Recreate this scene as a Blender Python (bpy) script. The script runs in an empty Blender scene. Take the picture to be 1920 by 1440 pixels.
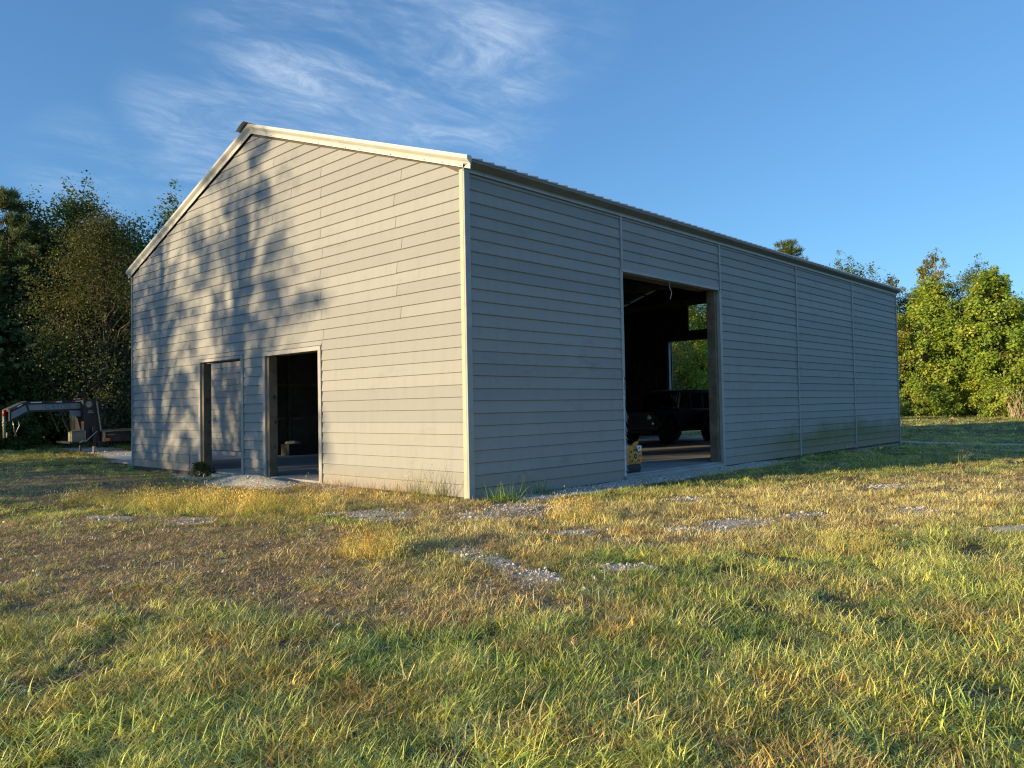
import bpy, bmesh, math, random
import numpy as np
from mathutils import Vector, Matrix

random.seed(7)
rng = np.random.default_rng(7)
R_ = math.radians
scene = bpy.context.scene
col = scene.collection

# ------------------------------------------------------------------ camera
cam_d = bpy.data.cameras.new('camera')
cam = bpy.data.objects.new('camera', cam_d)
col.objects.link(cam)
cam_d.sensor_width = 36.0
cam_d.lens = 1453.2553 / 1920 * 36
cam_d.clip_start = 0.05
cam_d.clip_end = 3000
CR = Vector((0.72962379, 0.68359217, -0.01873143))
CU = Vector((0.03389453, -0.00879225, 0.99938674))
CF = Vector((-0.68300826, 0.72981123, 0.02958507))
CP = Vector((9.15245, -8.724964, 1.388165))
cam.matrix_world = Matrix(((CR.x, CU.x, -CF.x, CP.x), (CR.y, CU.y, -CF.y, CP.y), (CR.z, CU.z, -CF.z, CP.z), (0, 0, 0, 1)))
scene.camera = cam

# ------------------------------------------------------------------ sky, sun, exposure
SUN_EL = 9.5
SUN_AZ = 199.0                      # degrees from +Y towards +X, where the sun stands
world = bpy.data.worlds.new('World')
scene.world = world
world.use_nodes = True
wn, wl = world.node_tree.nodes, world.node_tree.links
wn.clear()


def wnode(t, **kw):
    n = wn.new(t)
    for k, v in kw.items():
        setattr(n, k, v)
    return n


w_out = wnode('ShaderNodeOutputWorld')
w_bg = wnode('ShaderNodeBackground')
w_bg.inputs['Strength'].default_value = 0.086
sky = wnode('ShaderNodeTexSky', sky_type='NISHITA', sun_disc=False)
sky.sun_elevation = R_(SUN_EL)
sky.sun_rotation = R_(SUN_AZ)
sky.altitude = 100
sky.air_density = 1.0
sky.dust_density = 0.25
sky.ozone_density = 2.2
# thin cirrus: noise stretched over a flat layer high above the place
tc = wnode('ShaderNodeTexCoord')
sep = wnode('ShaderNodeSeparateXYZ')
wl.new(tc.outputs['Generated'], sep.inputs[0])
zc = wnode('ShaderNodeMath', operation='MAXIMUM')
wl.new(sep.outputs['Z'], zc.inputs[0]); zc.inputs[1].default_value = 0.06
dx = wnode('ShaderNodeMath', operation='DIVIDE'); dy = wnode('ShaderNodeMath', operation='DIVIDE')
wl.new(sep.outputs['X'], dx.inputs[0]); wl.new(zc.outputs[0], dx.inputs[1])
wl.new(sep.outputs['Y'], dy.inputs[0]); wl.new(zc.outputs[0], dy.inputs[1])
cmb = wnode('ShaderNodeCombineXYZ')
wl.new(dx.outputs[0], cmb.inputs[0]); wl.new(dy.outputs[0], cmb.inputs[1])


def cloud_noise(rot, scl, scale, detail, rough, dist, off):
    mp = wnode('ShaderNodeMapping')
    mp.inputs['Rotation'].default_value = (0, 0, R_(rot))
    mp.inputs['Scale'].default_value = scl
    mp.inputs['Location'].default_value = off
    wl.new(cmb.outputs[0], mp.inputs[0])
    nz = wnode('ShaderNodeTexNoise')
    nz.inputs['Scale'].default_value = scale
    nz.inputs['Detail'].default_value = detail
    nz.inputs['Roughness'].default_value = rough
    nz.inputs['Distortion'].default_value = dist
    wl.new(mp.outputs[0], nz.inputs['Vector'])
    return nz.outputs['Fac']


def wramp(src, a, b):
    m = wnode('ShaderNodeMapRange', interpolation_type='SMOOTHSTEP')
    m.inputs['From Min'].default_value = a
    m.inputs['From Max'].default_value = b
    wl.new(src, m.inputs['Value'])
    return m.outputs[0]


def wmath(op, a, b):
    m = wnode('ShaderNodeMath', operation=op)
    for i, v in enumerate((a, b)):
        if isinstance(v, (int, float)):
            m.inputs[i].default_value = v
        else:
            wl.new(v, m.inputs[i])
    return m.outputs[0]


def bank(dirv, inner, outer):
    # a bank of cirrus standing in one direction of the sky
    vm = wnode('ShaderNodeVectorMath', operation='DOT_PRODUCT')
    nv = wnode('ShaderNodeVectorMath', operation='NORMALIZE')
    wl.new(tc.outputs['Generated'], nv.inputs[0])
    wl.new(nv.outputs[0], vm.inputs[0])
    vm.inputs[1].default_value = Vector(dirv).normalized()
    return wramp(vm.outputs['Value'], math.cos(R_(outer)), math.cos(R_(inner)))


def pixdir(px, py):
    return (CF + CR * ((px - 960) / 1453.2553) - CU * ((py - 720) / 1453.2553)).normalized()


streak = cloud_noise(50, (1.0, 0.75, 1), 1.7, 9, 0.60, 1.1, (0.3, 0.1, 0))
fine = cloud_noise(60, (1.0, 0.55, 1), 5.5, 9, 0.70, 1.8, (3.1, 1.7, 0))
body = wmath('MULTIPLY', wramp(streak, 0.33, 0.76), wmath('ADD', wmath('MULTIPLY', wramp(fine, 0.3, 0.75), 0.75), 0.25))
banks = None
for (px, py, i, o, wgt) in ((640, 190, 3, 12, 1.0), (820, 90, 3, 11, .95), (1010, 30, 1, 7, .28), (400, 250, 1, 7, .55), (150, 320, .5, 4.5, .5), (720, 250, 2, 8, .5)):
    b_ = wmath('MULTIPLY', bank(pixdir(px, py), i, o), wgt)
    banks = b_ if banks is None else wmath('MAXIMUM', banks, b_)
for (d, i, o, wgt) in (((1, .4, .6), 5, 28, .5), ((.3, -1, .5), 5, 30, .5), ((-.2, -.3, 1), 5, 30, .4)):
    banks = wmath('MAXIMUM', banks, wmath('MULTIPLY', bank(d, i, o), wgt))
cl_fac = wmath('MULTIPLY', body, banks)
tint = wnode('ShaderNodeMix', data_type='RGBA', blend_type='MULTIPLY')
tint.inputs['Factor'].default_value = 1.0
gam = wnode('ShaderNodeGamma')
gam.inputs['Gamma'].default_value = 0.75
wl.new(sky.outputs[0], gam.inputs['Color'])
wl.new(gam.outputs[0], tint.inputs['A'])
SKY_TINT = (1.06, 1.74, 2.48, 1)
tint.inputs['B'].default_value = SKY_TINT
mixc = wnode('ShaderNodeMix', data_type='RGBA')
wl.new(cl_fac, mixc.inputs['Factor'])
wl.new(tint.outputs['Result'], mixc.inputs['A'])
CLOUD_COL = (4.4, 5.6, 7.2, 1)
mixc.inputs['B'].default_value = CLOUD_COL
wl.new(mixc.outputs['Result'], w_bg.inputs['Color'])
wl.new(w_bg.outputs[0], w_out.inputs['Surface'])

sun_d = bpy.data.lights.new('sun', 'SUN')
sun_d.energy = 5.0
sun_d.angle = R_(0.53)
sun_d.color = (1.0, 0.78, 0.45)
sun_o = bpy.data.objects.new('sun', sun_d)
col.objects.link(sun_o)
SD = Vector((-math.sin(R_(SUN_AZ)) * math.cos(R_(SUN_EL)), -math.cos(R_(SUN_AZ)) * math.cos(R_(SUN_EL)), -math.sin(R_(SUN_EL))))
sun_o.rotation_euler = SD.to_track_quat('-Z', 'Y').to_euler()
sun_o.location = (0, -20, 30)

scene.render.engine = 'CYCLES'
scene.view_settings.view_transform = 'Standard'
scene.view_settings.look = 'None'
scene.view_settings.exposure = 0.58
scene.view_settings.gamma = 1.0
scene.view_settings.use_curve_mapping = False
scene.cycles.use_denoising = True
scene.cycles.denoiser = 'OPENIMAGEDENOISE'
scene.cycles.denoising_input_passes = 'RGB_ALBEDO_NORMAL'
scene.cycles.denoising_prefilter = 'NONE'
scene.cycles.pixel_filter_type = 'BLACKMAN_HARRIS'
scene.cycles.filter_width = 1.2
scene.cycles.sample_clamp_indirect = 4.0
scene.cycles.max_bounces = 6
scene.cycles.diffuse_bounces = 3
scene.cycles.transparent_max_bounces = 8
scene.cycles.caustics_reflective = False
scene.cycles.caustics_refractive = False


# ------------------------------------------------------------------ helpers
class MB:
    """collects shapes, build() links them as one mesh object"""

    def __init__(s):
        s.v, s.f = [], []

    def poly(s, pts, faces):
        n = len(s.v)
        s.v += [tuple(p) for p in pts]
        s.f += [tuple(i + n for i in f) for f in faces]
        return s

    def box(s, x0, x1, y0, y1, z0, z1):
        return s.poly([(x0, y0, z0), (x1, y0, z0), (x1, y1, z0), (x0, y1, z0), (x0, y0, z1), (x1, y0, z1), (x1, y1, z1), (x0, y1, z1)],
                      [(0, 3, 2, 1), (4, 5, 6, 7), (0, 1, 5, 4), (1, 2, 6, 5), (2, 3, 7, 6), (3, 0, 4, 7)])

    def bar(s, p, q, w, h, up=(0, 0, 1)):
        p, q = Vector(p), Vector(q)
        d = (q - p).normalized()
        u = Vector(up)
        sd = d.cross(u)
        if sd.length < 1e-4:
            sd = d.cross(Vector((1, 0, 0)))
        sd.normalize()
        u = sd.cross(d)
        pts = []
        for c in (p, q):
            for a, b in ((-1, -1), (1, -1), (1, 1), (-1, 1)):
                pts.append(c + sd * (a * w / 2) + u * (b * h / 2))
        return s.poly(pts, [(0, 1, 2, 3), (7, 6, 5, 4), (0, 4, 5, 1), (1, 5, 6, 2), (2, 6, 7, 3), (3, 7, 4, 0)])

    def tube(s, pts, rad, n=8, cap=True):
        pts = [Vector(p) for p in pts]
        if isinstance(rad, (int, float)):
            rad = [rad] * len(pts)
        rings = []
        prev = None
        base = len(s.v)
        for i, p in enumerate(pts):
            d = (pts[min(i + 1, len(pts) - 1)] - pts[max(i - 1, 0)]).normalized()
            if prev is None:
                a = d.cross(Vector((0, 0, 1)))
                if a.length < 1e-3:
                    a = d.cross(Vector((1, 0, 0)))
            else:
                a = prev - d * prev.dot(d)
            a.normalize()
            prev = a
            b = d.cross(a)
            for k in range(n):
                t = 2 * math.pi * k / n
                s.v.append(tuple(p + (a * math.cos(t) + b * math.sin(t)) * rad[i]))
        for i in range(len(pts) - 1):
            for k in range(n):
                a0 = base + i * n + k
                a1 = base + i * n + (k + 1) % n
                s.f.append((a0, a1, a1 + n, a0 + n))
        if cap:
            s.f.append(tuple(base + k for k in range(n))[::-1])
            s.f.append(tuple(base + (len(pts) - 1) * n + k for k in range(n)))
        return s

    def prism(s, prof, fn0, fn1):
        """prof: closed list of 2D points; fn0/fn1 map 2D to 3D at both ends"""
        n = len(prof)
        pts = [fn0(*p) for p in prof] + [fn1(*p) for p in prof]
        fs = [tuple(range(n))[::-1], tuple(range(n, 2 * n))]
        fs += [(i, (i + 1) % n, n + (i + 1) % n, n + i) for i in range(n)]
        return s.poly(pts, fs)

    def lathe(s, prof, centre, axis, n=20):
        """prof: (radius, along) pairs revolved round axis ('x','y','z') through centre"""
        c = Vector(centre)
        base = len(s.v)
        ax = {'x': (Vector((0, 1, 0)), Vector((0, 0, 1)), Vector((1, 0, 0))), 'y': (Vector((0, 0, 1)), Vector((1, 0, 0)), Vector((0, 1, 0))), 'z': (Vector((1, 0, 0)), Vector((0, 1, 0)), Vector((0, 0, 1)))}[axis]
        for (r, a) in prof:
            for k in range(n):
                t = 2 * math.pi * k / n
                s.v.append(tuple(c + ax[0] * (r * math.cos(t)) + ax[1] * (r * math.sin(t)) + ax[2] * a))
        for i in range(len(prof) - 1):
            for k in range(n):
                a0 = base + i * n + k
                a1 = base + i * n + (k + 1) % n
                s.f.append((a0, a1, a1 + n, a0 + n))
        s.f.append(tuple(base + k for k in range(n))[::-1])
        s.f.append(tuple(base + (len(prof) - 1) * n + k for k in range(n)))
        return s

    def mesh(s, name, mat, smooth=False):
        me = bpy.data.meshes.new(name)
        me.from_pydata(s.v, [], s.f)
        me.materials.append(M[mat] if isinstance(mat, str) else mat)
        if smooth:
            me.polygons.foreach_set('use_smooth', [True] * len(me.polygons))
        bm = bmesh.new(); bm.from_mesh(me)
        bmesh.ops.recalc_face_normals(bm, faces=bm.faces)
        bm.to_mesh(me); bm.free()
        me.update()
        return me

    def build(s, name, mat, parent=None, smooth=False, bevel=0):
        o = bpy.data.objects.new(name, s.mesh(name, mat, smooth))
        col.objects.link(o)
        if bevel:
            b = o.modifiers.new('bevel', 'BEVEL')
            b.width = bevel; b.segments = 2; b.limit_method = 'ANGLE'
        if parent is not None:
            o.parent = parent
            o.matrix_parent_inverse = parent.matrix_world.inverted() if False else Matrix.Translation(-parent_loc(parent))
        return o


def parent_loc(o):
    l = Vector(o.location)
    return l


def tag(o, label=None, cat=None, group=None, kind=None):
    if label: o['label'] = label
    if cat: o['category'] = cat
    if group: o['group'] = group
    if kind: o['kind'] = kind
    return o


def thing(name, loc, label, cat, group=None):
    o = bpy.data.objects.new(name, None)
    o.empty_display_size = 0.2
    col.objects.link(o)
    o.location = loc
    return tag(o, label, cat, group)


def adopt(o, parent):
    o.parent = parent
    o.matrix_parent_inverse = Matrix.Translation(-parent_loc(parent)) if parent.type == 'EMPTY' else Matrix.Identity(4)
    return o


# value noise for the ground fields
_perm = rng.random((256, 256))


def vnoise(x, y):
    xi, yi = np.floor(x).astype(int), np.floor(y).astype(int)
    fx, fy = x - xi, y - yi
    fx, fy = fx * fx * (3 - 2 * fx), fy * fy * (3 - 2 * fy)
    g = lambda a, b: _perm[a % 256, b % 256]
    return (g(xi, yi) * (1 - fx) + g(xi + 1, yi) * fx) * (1 - fy) + (g(xi, yi + 1) * (1 - fx) + g(xi + 1, yi + 1) * fx) * fy


def fbm(x, y, f=1.0, o=4):
    r, a, t = 0, .5, 0
    for k in range(o):
        r = r + a * vnoise(x * f + 17.3 * k, y * f + 5.1 * k); t += a
        a *= .5; f *= 2.03
    return r / t


def sstep(a, b, x):
    t = np.clip((x - a) / (b - a), 0, 1)
    return t * t * (3 - 2 * t)


def ell(x, y, cx, cy, rx, ry, ang=0):
    c, s_ = math.cos(R_(ang)), math.sin(R_(ang))
    u = ((x - cx) * c + (y - cy) * s_) / rx
    v = (-(x - cx) * s_ + (y - cy) * c) / ry
    return np.sqrt(u * u + v * v)


def seg(x, y, ax, ay, bx, by):
    dx_, dy_ = bx - ax, by - ay
    t = np.clip(((x - ax) * dx_ + (y - ay) * dy_) / (dx_ * dx_ + dy_ * dy_), 0, 1)
    return np.hypot(x - ax - t * dx_, y - ay - t * dy_)


# ------------------------------------------------------------------ materials
M = {}


def new_mat(name):
    m = bpy.data.materials.new(name)
    m.use_nodes = True
    nt = m.node_tree
    b = nt.nodes['Principled BSDF']
    M[name] = m
    return m, nt, nt.nodes, nt.links, b


def mixrgb(nt, fac, a, b, mode='MIX'):
    n = nt.nodes.new('ShaderNodeMix'); n.data_type = 'RGBA'; n.blend_type = mode
    for i, v in (('Factor', fac), ('A', a), ('B', b)):
        if isinstance(v, (int, float)): n.inputs[i].default_value = v
        elif isinstance(v, tuple): n.inputs[i].default_value = v if len(v) == 4 else (*v, 1)
        else: nt.links.new(v, n.inputs[i])
    return n.outputs['Result']


def noise(nt, scale, detail=4, rough=.55, vec=None, sc=None):
    n = nt.nodes.new('ShaderNodeTexNoise')
    n.inputs['Scale'].default_value = scale
    n.inputs['Detail'].default_value = detail
    n.inputs['Roughness'].default_value = rough
    if vec is None:
        g = nt.nodes.new('ShaderNodeNewGeometry'); vec = g.outputs['Position']
    if sc is not None:
        mp = nt.nodes.new('ShaderNodeMapping'); mp.inputs['Scale'].default_value = sc
        nt.links.new(vec, mp.inputs[0]); vec = mp.outputs[0]
    nt.links.new(vec, n.inputs['Vector'])
    return n.outputs['Fac']


def rampf(nt, src, a, b, c=0., d=1.):
    n = nt.nodes.new('ShaderNodeMapRange'); n.interpolation_type = 'SMOOTHSTEP'
    n.inputs['From Min'].default_value = a; n.inputs['From Max'].default_value = b
    n.inputs['To Min'].default_value = c; n.inputs['To Max'].default_value = d
    nt.links.new(src, n.inputs['Value'])
    return n.outputs[0]


def mth(nt, op, a, b):
    n = nt.nodes.new('ShaderNodeMath'); n.operation = op
    for i, v in enumerate((a, b)):
        if isinstance(v, (int, float)): n.inputs[i].default_value = v
        else: nt.links.new(v, n.inputs[i])
    return n.outputs[0]


def bump(nt, b, h, strength, dist=.01):
    n = nt.nodes.new('ShaderNodeBump')
    n.inputs['Strength'].default_value = strength; n.inputs['Distance'].default_value = dist
    nt.links.new(h, n.inputs['Height']); nt.links.new(n.outputs[0], b.inputs['Normal'])


def simple(name, c, rough=.6, metal=0., var=.25, nscale=6., dirt=None, bumps=0., spec=.5):
    m, nt, N, L, b = new_mat(name)
    f = noise(nt, nscale, 5, .6)
    lo = tuple(x * (1 - var) for x in c); hi = tuple(min(1, x * (1 + var)) for x in c)
    cc = mixrgb(nt, rampf(nt, f, .3, .7), lo, hi)
    if dirt:
        cc = mixrgb(nt, rampf(nt, noise(nt, nscale * .37, 6, .65), .5, .72, 0, .7), cc, dirt)
    L.new(cc, b.inputs['Base Color'])
    b.inputs['Roughness'].default_value = rough
    b.inputs['Metallic'].default_value = metal
    b.inputs['Specular IOR Level'].default_value = spec
    if bumps: bump(nt, b, noise(nt, nscale * 8, 4), bumps)
    return m


def siding_mat():
    m, nt, N, L, b = new_mat('siding')
    oi = N.new('ShaderNodeObjectInfo')
    g = N.new('ShaderNodeNewGeometry')
    base = mixrgb(nt, rampf(nt, oi.outputs['Random'], 0, 1), (.288, .288, .277), (.330, .326, .311))
    # weathering runs down the boards
    st = noise(nt, 3.0, 6, .65, None, (2.2, 2.2, .35))
    base = mixrgb(nt, rampf(nt, st, .42, .75, 0, .35), base, (.25, .245, .23))
    chalk = noise(nt, .55, 4, .6, None, (1, 1, .6))
    base = mixrgb(nt, rampf(nt, chalk, .5, .8, 0, .35), base, (.375, .37, .345))
    grime = noise(nt, 1.3, 7, .7, None, (.5, .5, 1.6))
    base = mixrgb(nt, rampf(nt, grime, .56, .74, 0, .45), base, (.17, .17, .165))
    # algae on the damp long side, low down and towards the far end
    sp = N.new('ShaderNodeSeparateXYZ'); L.new(g.outputs['Position'], sp.inputs[0])
    low = rampf(nt, mth(nt, 'ADD', sp.outputs['Z'], mth(nt, 'MULTIPLY', noise(nt, 1.1, 5, .6, None, (.6, .6, 1)), -1.5)), -.65, .25, 1, 0)
    far = rampf(nt, sp.outputs['Y'], 8.5, 13.5)
    side = rampf(nt, sp.outputs['X'], -.2, -.1)
    al = mth(nt, 'MULTIPLY', mth(nt, 'MULTIPLY', low, far), side)
    base = mixrgb(nt, mth(nt, 'MULTIPLY', al, .92), base, (.13, .15, .035))
    # grey mildew specks half way up
    mid = rampf(nt, mth(nt, 'ABSOLUTE', mth(nt, 'SUBTRACT', sp.outputs['Z'], 2.3), 0), 0, 1.1, 1, 0)
    ml = mth(nt, 'MULTIPLY', mth(nt, 'MULTIPLY', rampf(nt, noise(nt, 2.2, 7, .75, None, (1, .5, 1.2)), .53, .68), mid), side)
    base = mixrgb(nt, mth(nt, 'MULTIPLY', ml, .6), base, (.2, .21, .18))
    # splash of red soil along the foot
    ft = rampf(nt, mth(nt, 'ADD', sp.outputs['Z'], mth(nt, 'MULTIPLY', noise(nt, 2.5, 4), -.4)), -.25, .2, .55, 0)
    base = mixrgb(nt, ft, base, (.30, .25, .19))
    L.new(base, b.inputs['Base Color'])
    b.inputs['Roughness'].default_value = .62
    b.inputs['Specular IOR Level'].default_value = .3
    bump(nt, b, noise(nt, 26, 6, .7, None, (.25, .25, 2.5)), .25, .004)


siding_mat()
simple('corner_trim', (.47, .45, .32), .55, 0, .12, 2.5, (.38, .36, .27))
simple('trim_paint', (.38, .37, .345), .55, 0, .1, 3, (.28, .27, .245))
simple('batten_paint', (.34, .35, .35), .55, 0, .12, 3, (.27, .27, .26))
simple('rake_metal', (.57, .56, .52), .42, .0, .06, 2, (.60, .56, .46))
simple('eave_metal', (.20, .185, .15), .45, .0, .1, 2, (.15, .14, .11))
simple('flange_metal', (.36, .36, .34), .45, .0, .1, 2, (.28, .27, .25))
simple('roof_metal', (.30, .31, .32), .38, .75, .15, 1.5, (.22, .2, .18))
simple('screw_metal', (.22, .22, .23), .4, .8, .1, 20)
simple('concrete', (.36, .35, .33), .85, 0, .16, 1.2, (.27, .25, .22), .3)
simple('wood_frame', (.19, .14, .09), .8, 0, .3, 3, (.13, .10, .07), .3)
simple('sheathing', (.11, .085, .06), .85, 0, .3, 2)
simple('rubber', (.022, .022, .023), .85, 0, .25, 12, (.05, .045, .04))
simple('black_paint', (.010, .010, .011), .42, 0, .2, 3)
simple('black_plastic', (.022, .022, .023), .6, 0, .2, 6)
simple('black_steel', (.02, .02, .022), .5, 0, .3, 4, (.05, .045, .04))
simple('steel', (.45, .44, .42), .35, .9, .2, 8, (.3, .24, .18))
simple('rust_steel', (.42, .36, .30), .6, .4, .3, 12, (.25, .15, .09))
simple('lamp_lens', (.62, .62, .62), .15, .3, .05, 10)
simple('amber', (.75, .16, .03), .3, 0, .1, 10)
simple('panel_white', (.23, .26, .275), .5, 0, .1, 4, (.18, .20, .20))
simple('panel_teal', (.03, .15, .18), .5, 0, .15, 6)
simple('panel_blue', (.10, .22, .50), .5, 0, .1, 6)
simple('tape_white', (.85, .83, .80), .35, 0, .08, 10)
simple('tape_red', (.55, .03, .025), .35, 0, .1, 10)
simple('box_tan', (.22, .21, .155), .6, 0, .15, 5, (.16, .14, .10))
simple('bag_yellow', (.62, .27, .035), .75, 0, .15, 7, (.45, .2, .04), .3)
simple('bag_black', (.014, .014, .014), .7, 0, .2, 7)
simple('bag_ring', (.60, .42, .2), .7, 0, .1, 9)
simple('bag_red', (.25, .02, .015), .7, 0, .1, 9)
simple('paper_white', (.78, .78, .80), .6, 0, .05, 9)
simple('sack', (.52, .47, .42), .8, 0, .2, 7)
simple('wrap', (.55, .56, .58), .7, 0, .25, 9, (.35, .35, .36))
simple('bark', (.10, .075, .055), .9, 0, .4, 5, (.055, .042, .032), .6)
simple('bark_pale', (.24, .2, .15), .9, 0, .3, 6, (.14, .11, .08), .5)
simple('twig_dry', (.42, .33, .2), .85, 0, .3, 6)


def glass_mat(name, tint_c):
    m, nt, N, L, b = new_mat(name)
    tr = N.new('ShaderNodeBsdfTransparent'); tr.inputs[0].default_value = tint_c
    gl = N.new('ShaderNodeBsdfGlossy'); gl.inputs['Roughness'].default_value = .03
    lw = N.new('ShaderNodeLayerWeight'); lw.inputs[0].default_value = .25
    mx = N.new('ShaderNodeMixShader')
    L.new(lw.outputs['Fresnel'], mx.inputs[0]); L.new(tr.outputs[0], mx.inputs[1]); L.new(gl.outputs[0], mx.inputs[2])
    L.new(mx.outputs[0], N['Material Output'].inputs[0])


glass_mat('tinted_glass', (.25, .28, .28, 1))
glass_mat('clear_glass', (.86, .88, .87, 1))


def leaf_mat(name, instancer=False, trans=.35, rough=.55, spec=.35):
    m, nt, N, L, b = new_mat(name)
    a = N.new('ShaderNodeAttribute'); a.attribute_name = 'leafcol'
    cc = a.outputs['Color']
    if instancer:
        t = N.new('ShaderNodeAttribute'); t.attribute_type = 'INSTANCER'; t.attribute_name = 'tint'
        cc = mixrgb(nt, 1.0, cc, t.outputs['Color'], 'MULTIPLY')
    L.new(cc, b.inputs['Base Color'])
    b.inputs['Roughness'].default_value = rough
    b.inputs['Specular IOR Level'].default_value = spec
    tl = N.new('ShaderNodeBsdfTranslucent')
    L.new(mixrgb(nt, 1.0, cc, (1.25, 1.15, .7), 'MULTIPLY'), tl.inputs['Color'])
    mx = N.new('ShaderNodeMixShader'); mx.inputs[0].default_value = trans
    L.new(b.outputs[0], mx.inputs[1]); L.new(tl.outputs[0], mx.inputs[2])
    L.new(mx.outputs[0], N['Material Output'].inputs[0])


leaf_mat('leaf', False, .38, .5, .3)
leaf_mat('needle', False, .2, .5, .3)
leaf_mat('blade', True, .20, .42, .45)


def stone_mat():
    m, nt, N, L, b = new_mat('stone')
    t = N.new('ShaderNodeAttribute'); t.attribute_type = 'INSTANCER'; t.attribute_name = 'tint'
    f = noise(nt, 40, 4)
    cc = mixrgb(nt, rampf(nt, f, .3, .7), t.outputs['Color'], mixrgb(nt, 1., t.outputs['Color'], (.65, .62, .58), 'MULTIPLY'))
    L.new(cc, b.inputs['Base Color'])
    b.inputs['Roughness'].default_value = .85


stone_mat()


def ground_mat():
    m, nt, N, L, b = new_mat('ground')
    a = N.new('ShaderNodeAttribute'); a.attribute_name = 'field'
    sp = N.new('ShaderNodeSeparateColor'); L.new(a.outputs['Color'], sp.inputs[0])
    n1 = noise(nt, 9, 8, .7); n2 = noise(nt, 55, 5, .65); n3 = noise(nt, 2.0, 5, .6)
    soil = mixrgb(nt, rampf(nt, n1, .3, .7), (.13, .10, .072), (.33, .26, .19))
    soil = mixrgb(nt, rampf(nt, n2, .5, .7, 0, .6), soil, (.52, .44, .31))
    dry = mixrgb(nt, rampf(nt, n2, .3, .7), (.19, .13, .065), (.48, .37, .18))
    green = mixrgb(nt, rampf(nt, n1, .3, .7), (.035, .038, .016), (.13, .125, .045))  # shade between the grass blades is put into this dark ground colour
    green = mixrgb(nt, rampf(nt, n3, .4, .7, 0, .5), green, (.26, .23, .09))
    vo = N.new('ShaderNodeTexVoronoi'); vo.inputs['Scale'].default_value = 42
    gp = N.new('ShaderNodeNewGeometry'); L.new(gp.outputs['Position'], vo.inputs['Vector'])
    gs = N.new('ShaderNodeSeparateColor'); L.new(vo.outputs['Color'], gs.inputs[0])
    grav = mixrgb(nt, gs.outputs[0], (.42, .39, .33), (.82, .77, .67))
    grav = mixrgb(nt, rampf(nt, n1, .5, .72, 0, .7), grav, (.42, .33, .21))
    c = mixrgb(nt, sp.outputs['Green'], soil, dry)
    c = mixrgb(nt, sp.outputs['Blue'], c, green)
    c = mixrgb(nt, rampf(nt, mth(nt, 'ADD', sp.outputs['Red'], mth(nt, 'MULTIPLY', mth(nt, 'SUBTRACT', n1, .5), 1.3)), .3, .75), c, grav)
    L.new(c, b.inputs['Base Color'])
    b.inputs['Roughness'].default_value = .95
    b.inputs['Specular IOR Level'].default_value = .15
    bump(nt, b, mth(nt, 'ADD', n1, mth(nt, 'MULTIPLY', n2, .6)), .8, .04)


ground_mat()

# ------------------------------------------------------------------ ground fields
W, LN = 13.737, 21.868            # barn width and length
ROW = .205


GRAVEL = [(-6.1, -.75, 1.9, .6, 6), (-3.9, -.35, .9, .35, 0), (3.65, -3.28, .8, .26, -16), (4.45, -3.5, .35, .22, 0), (4.9, -2.72, .42, .17, 38), (4.4, .1, 1.35, .42, 76), (4.85, 1.4, .5, .25, 60),
          (5.85, 2.65, .42, .25, 30), (1.45, -.5, 1.1, .6, 80), (.1, -1.9, 1.0, .4, 20), (-1.5, -3.9, .6, .35, 20), (-2.9, -4.5, .4, .25, 10), (4.7, 5.7, .5, .25, 60), (2.6, 2.0, .6, .25, 70), (3.3, -1.3, .7, .25, 60), (7.3, 1.9, .5, .2, 50)]


def height(x, y):
    h = -.13 + .05 * (fbm(x, y, .35, 3) - .5) + .035 * (fbm(x + 40, y, 1.6, 3) - .5)
    h = h - .10 * sstep(8, 22, y) * sstep(-3, 1, x)            # falls away along the long side
    h = h - .10 * sstep(-2, -9, y) * sstep(-4, 6, x) * .5
    h = h + .17 * np.exp(-ell(x, y, -6.0, -.62, 1.35, .42) ** 2 * 1.1)     # gravel heap by the doors
    h = h + .05 * np.exp(-ell(x, y, -3.0, -.3, 3.5, .6) ** 2)
    gq = np.zeros_like(x)
    for e in GRAVEL:
        gq = np.maximum(gq, sstep(1.4, .3, ell(x, y, *e)))
    h = h + .012 * gq
    inside = sstep(.35, 0.05, np.maximum(np.abs(x + W / 2) - W / 2 + .25, np.abs(y - LN / 2) - LN / 2 + .25))
    h = h * (1 - inside) + (-.32) * inside
    far = np.hypot(x + 5, y - 5)
    h = h - .20 * sstep(14, 34, y) * sstep(-14, -4, x)
    h = h + sstep(45, 110, far) * (.6 * (fbm(x, y, .02, 3) - .5))
    return h


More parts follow.
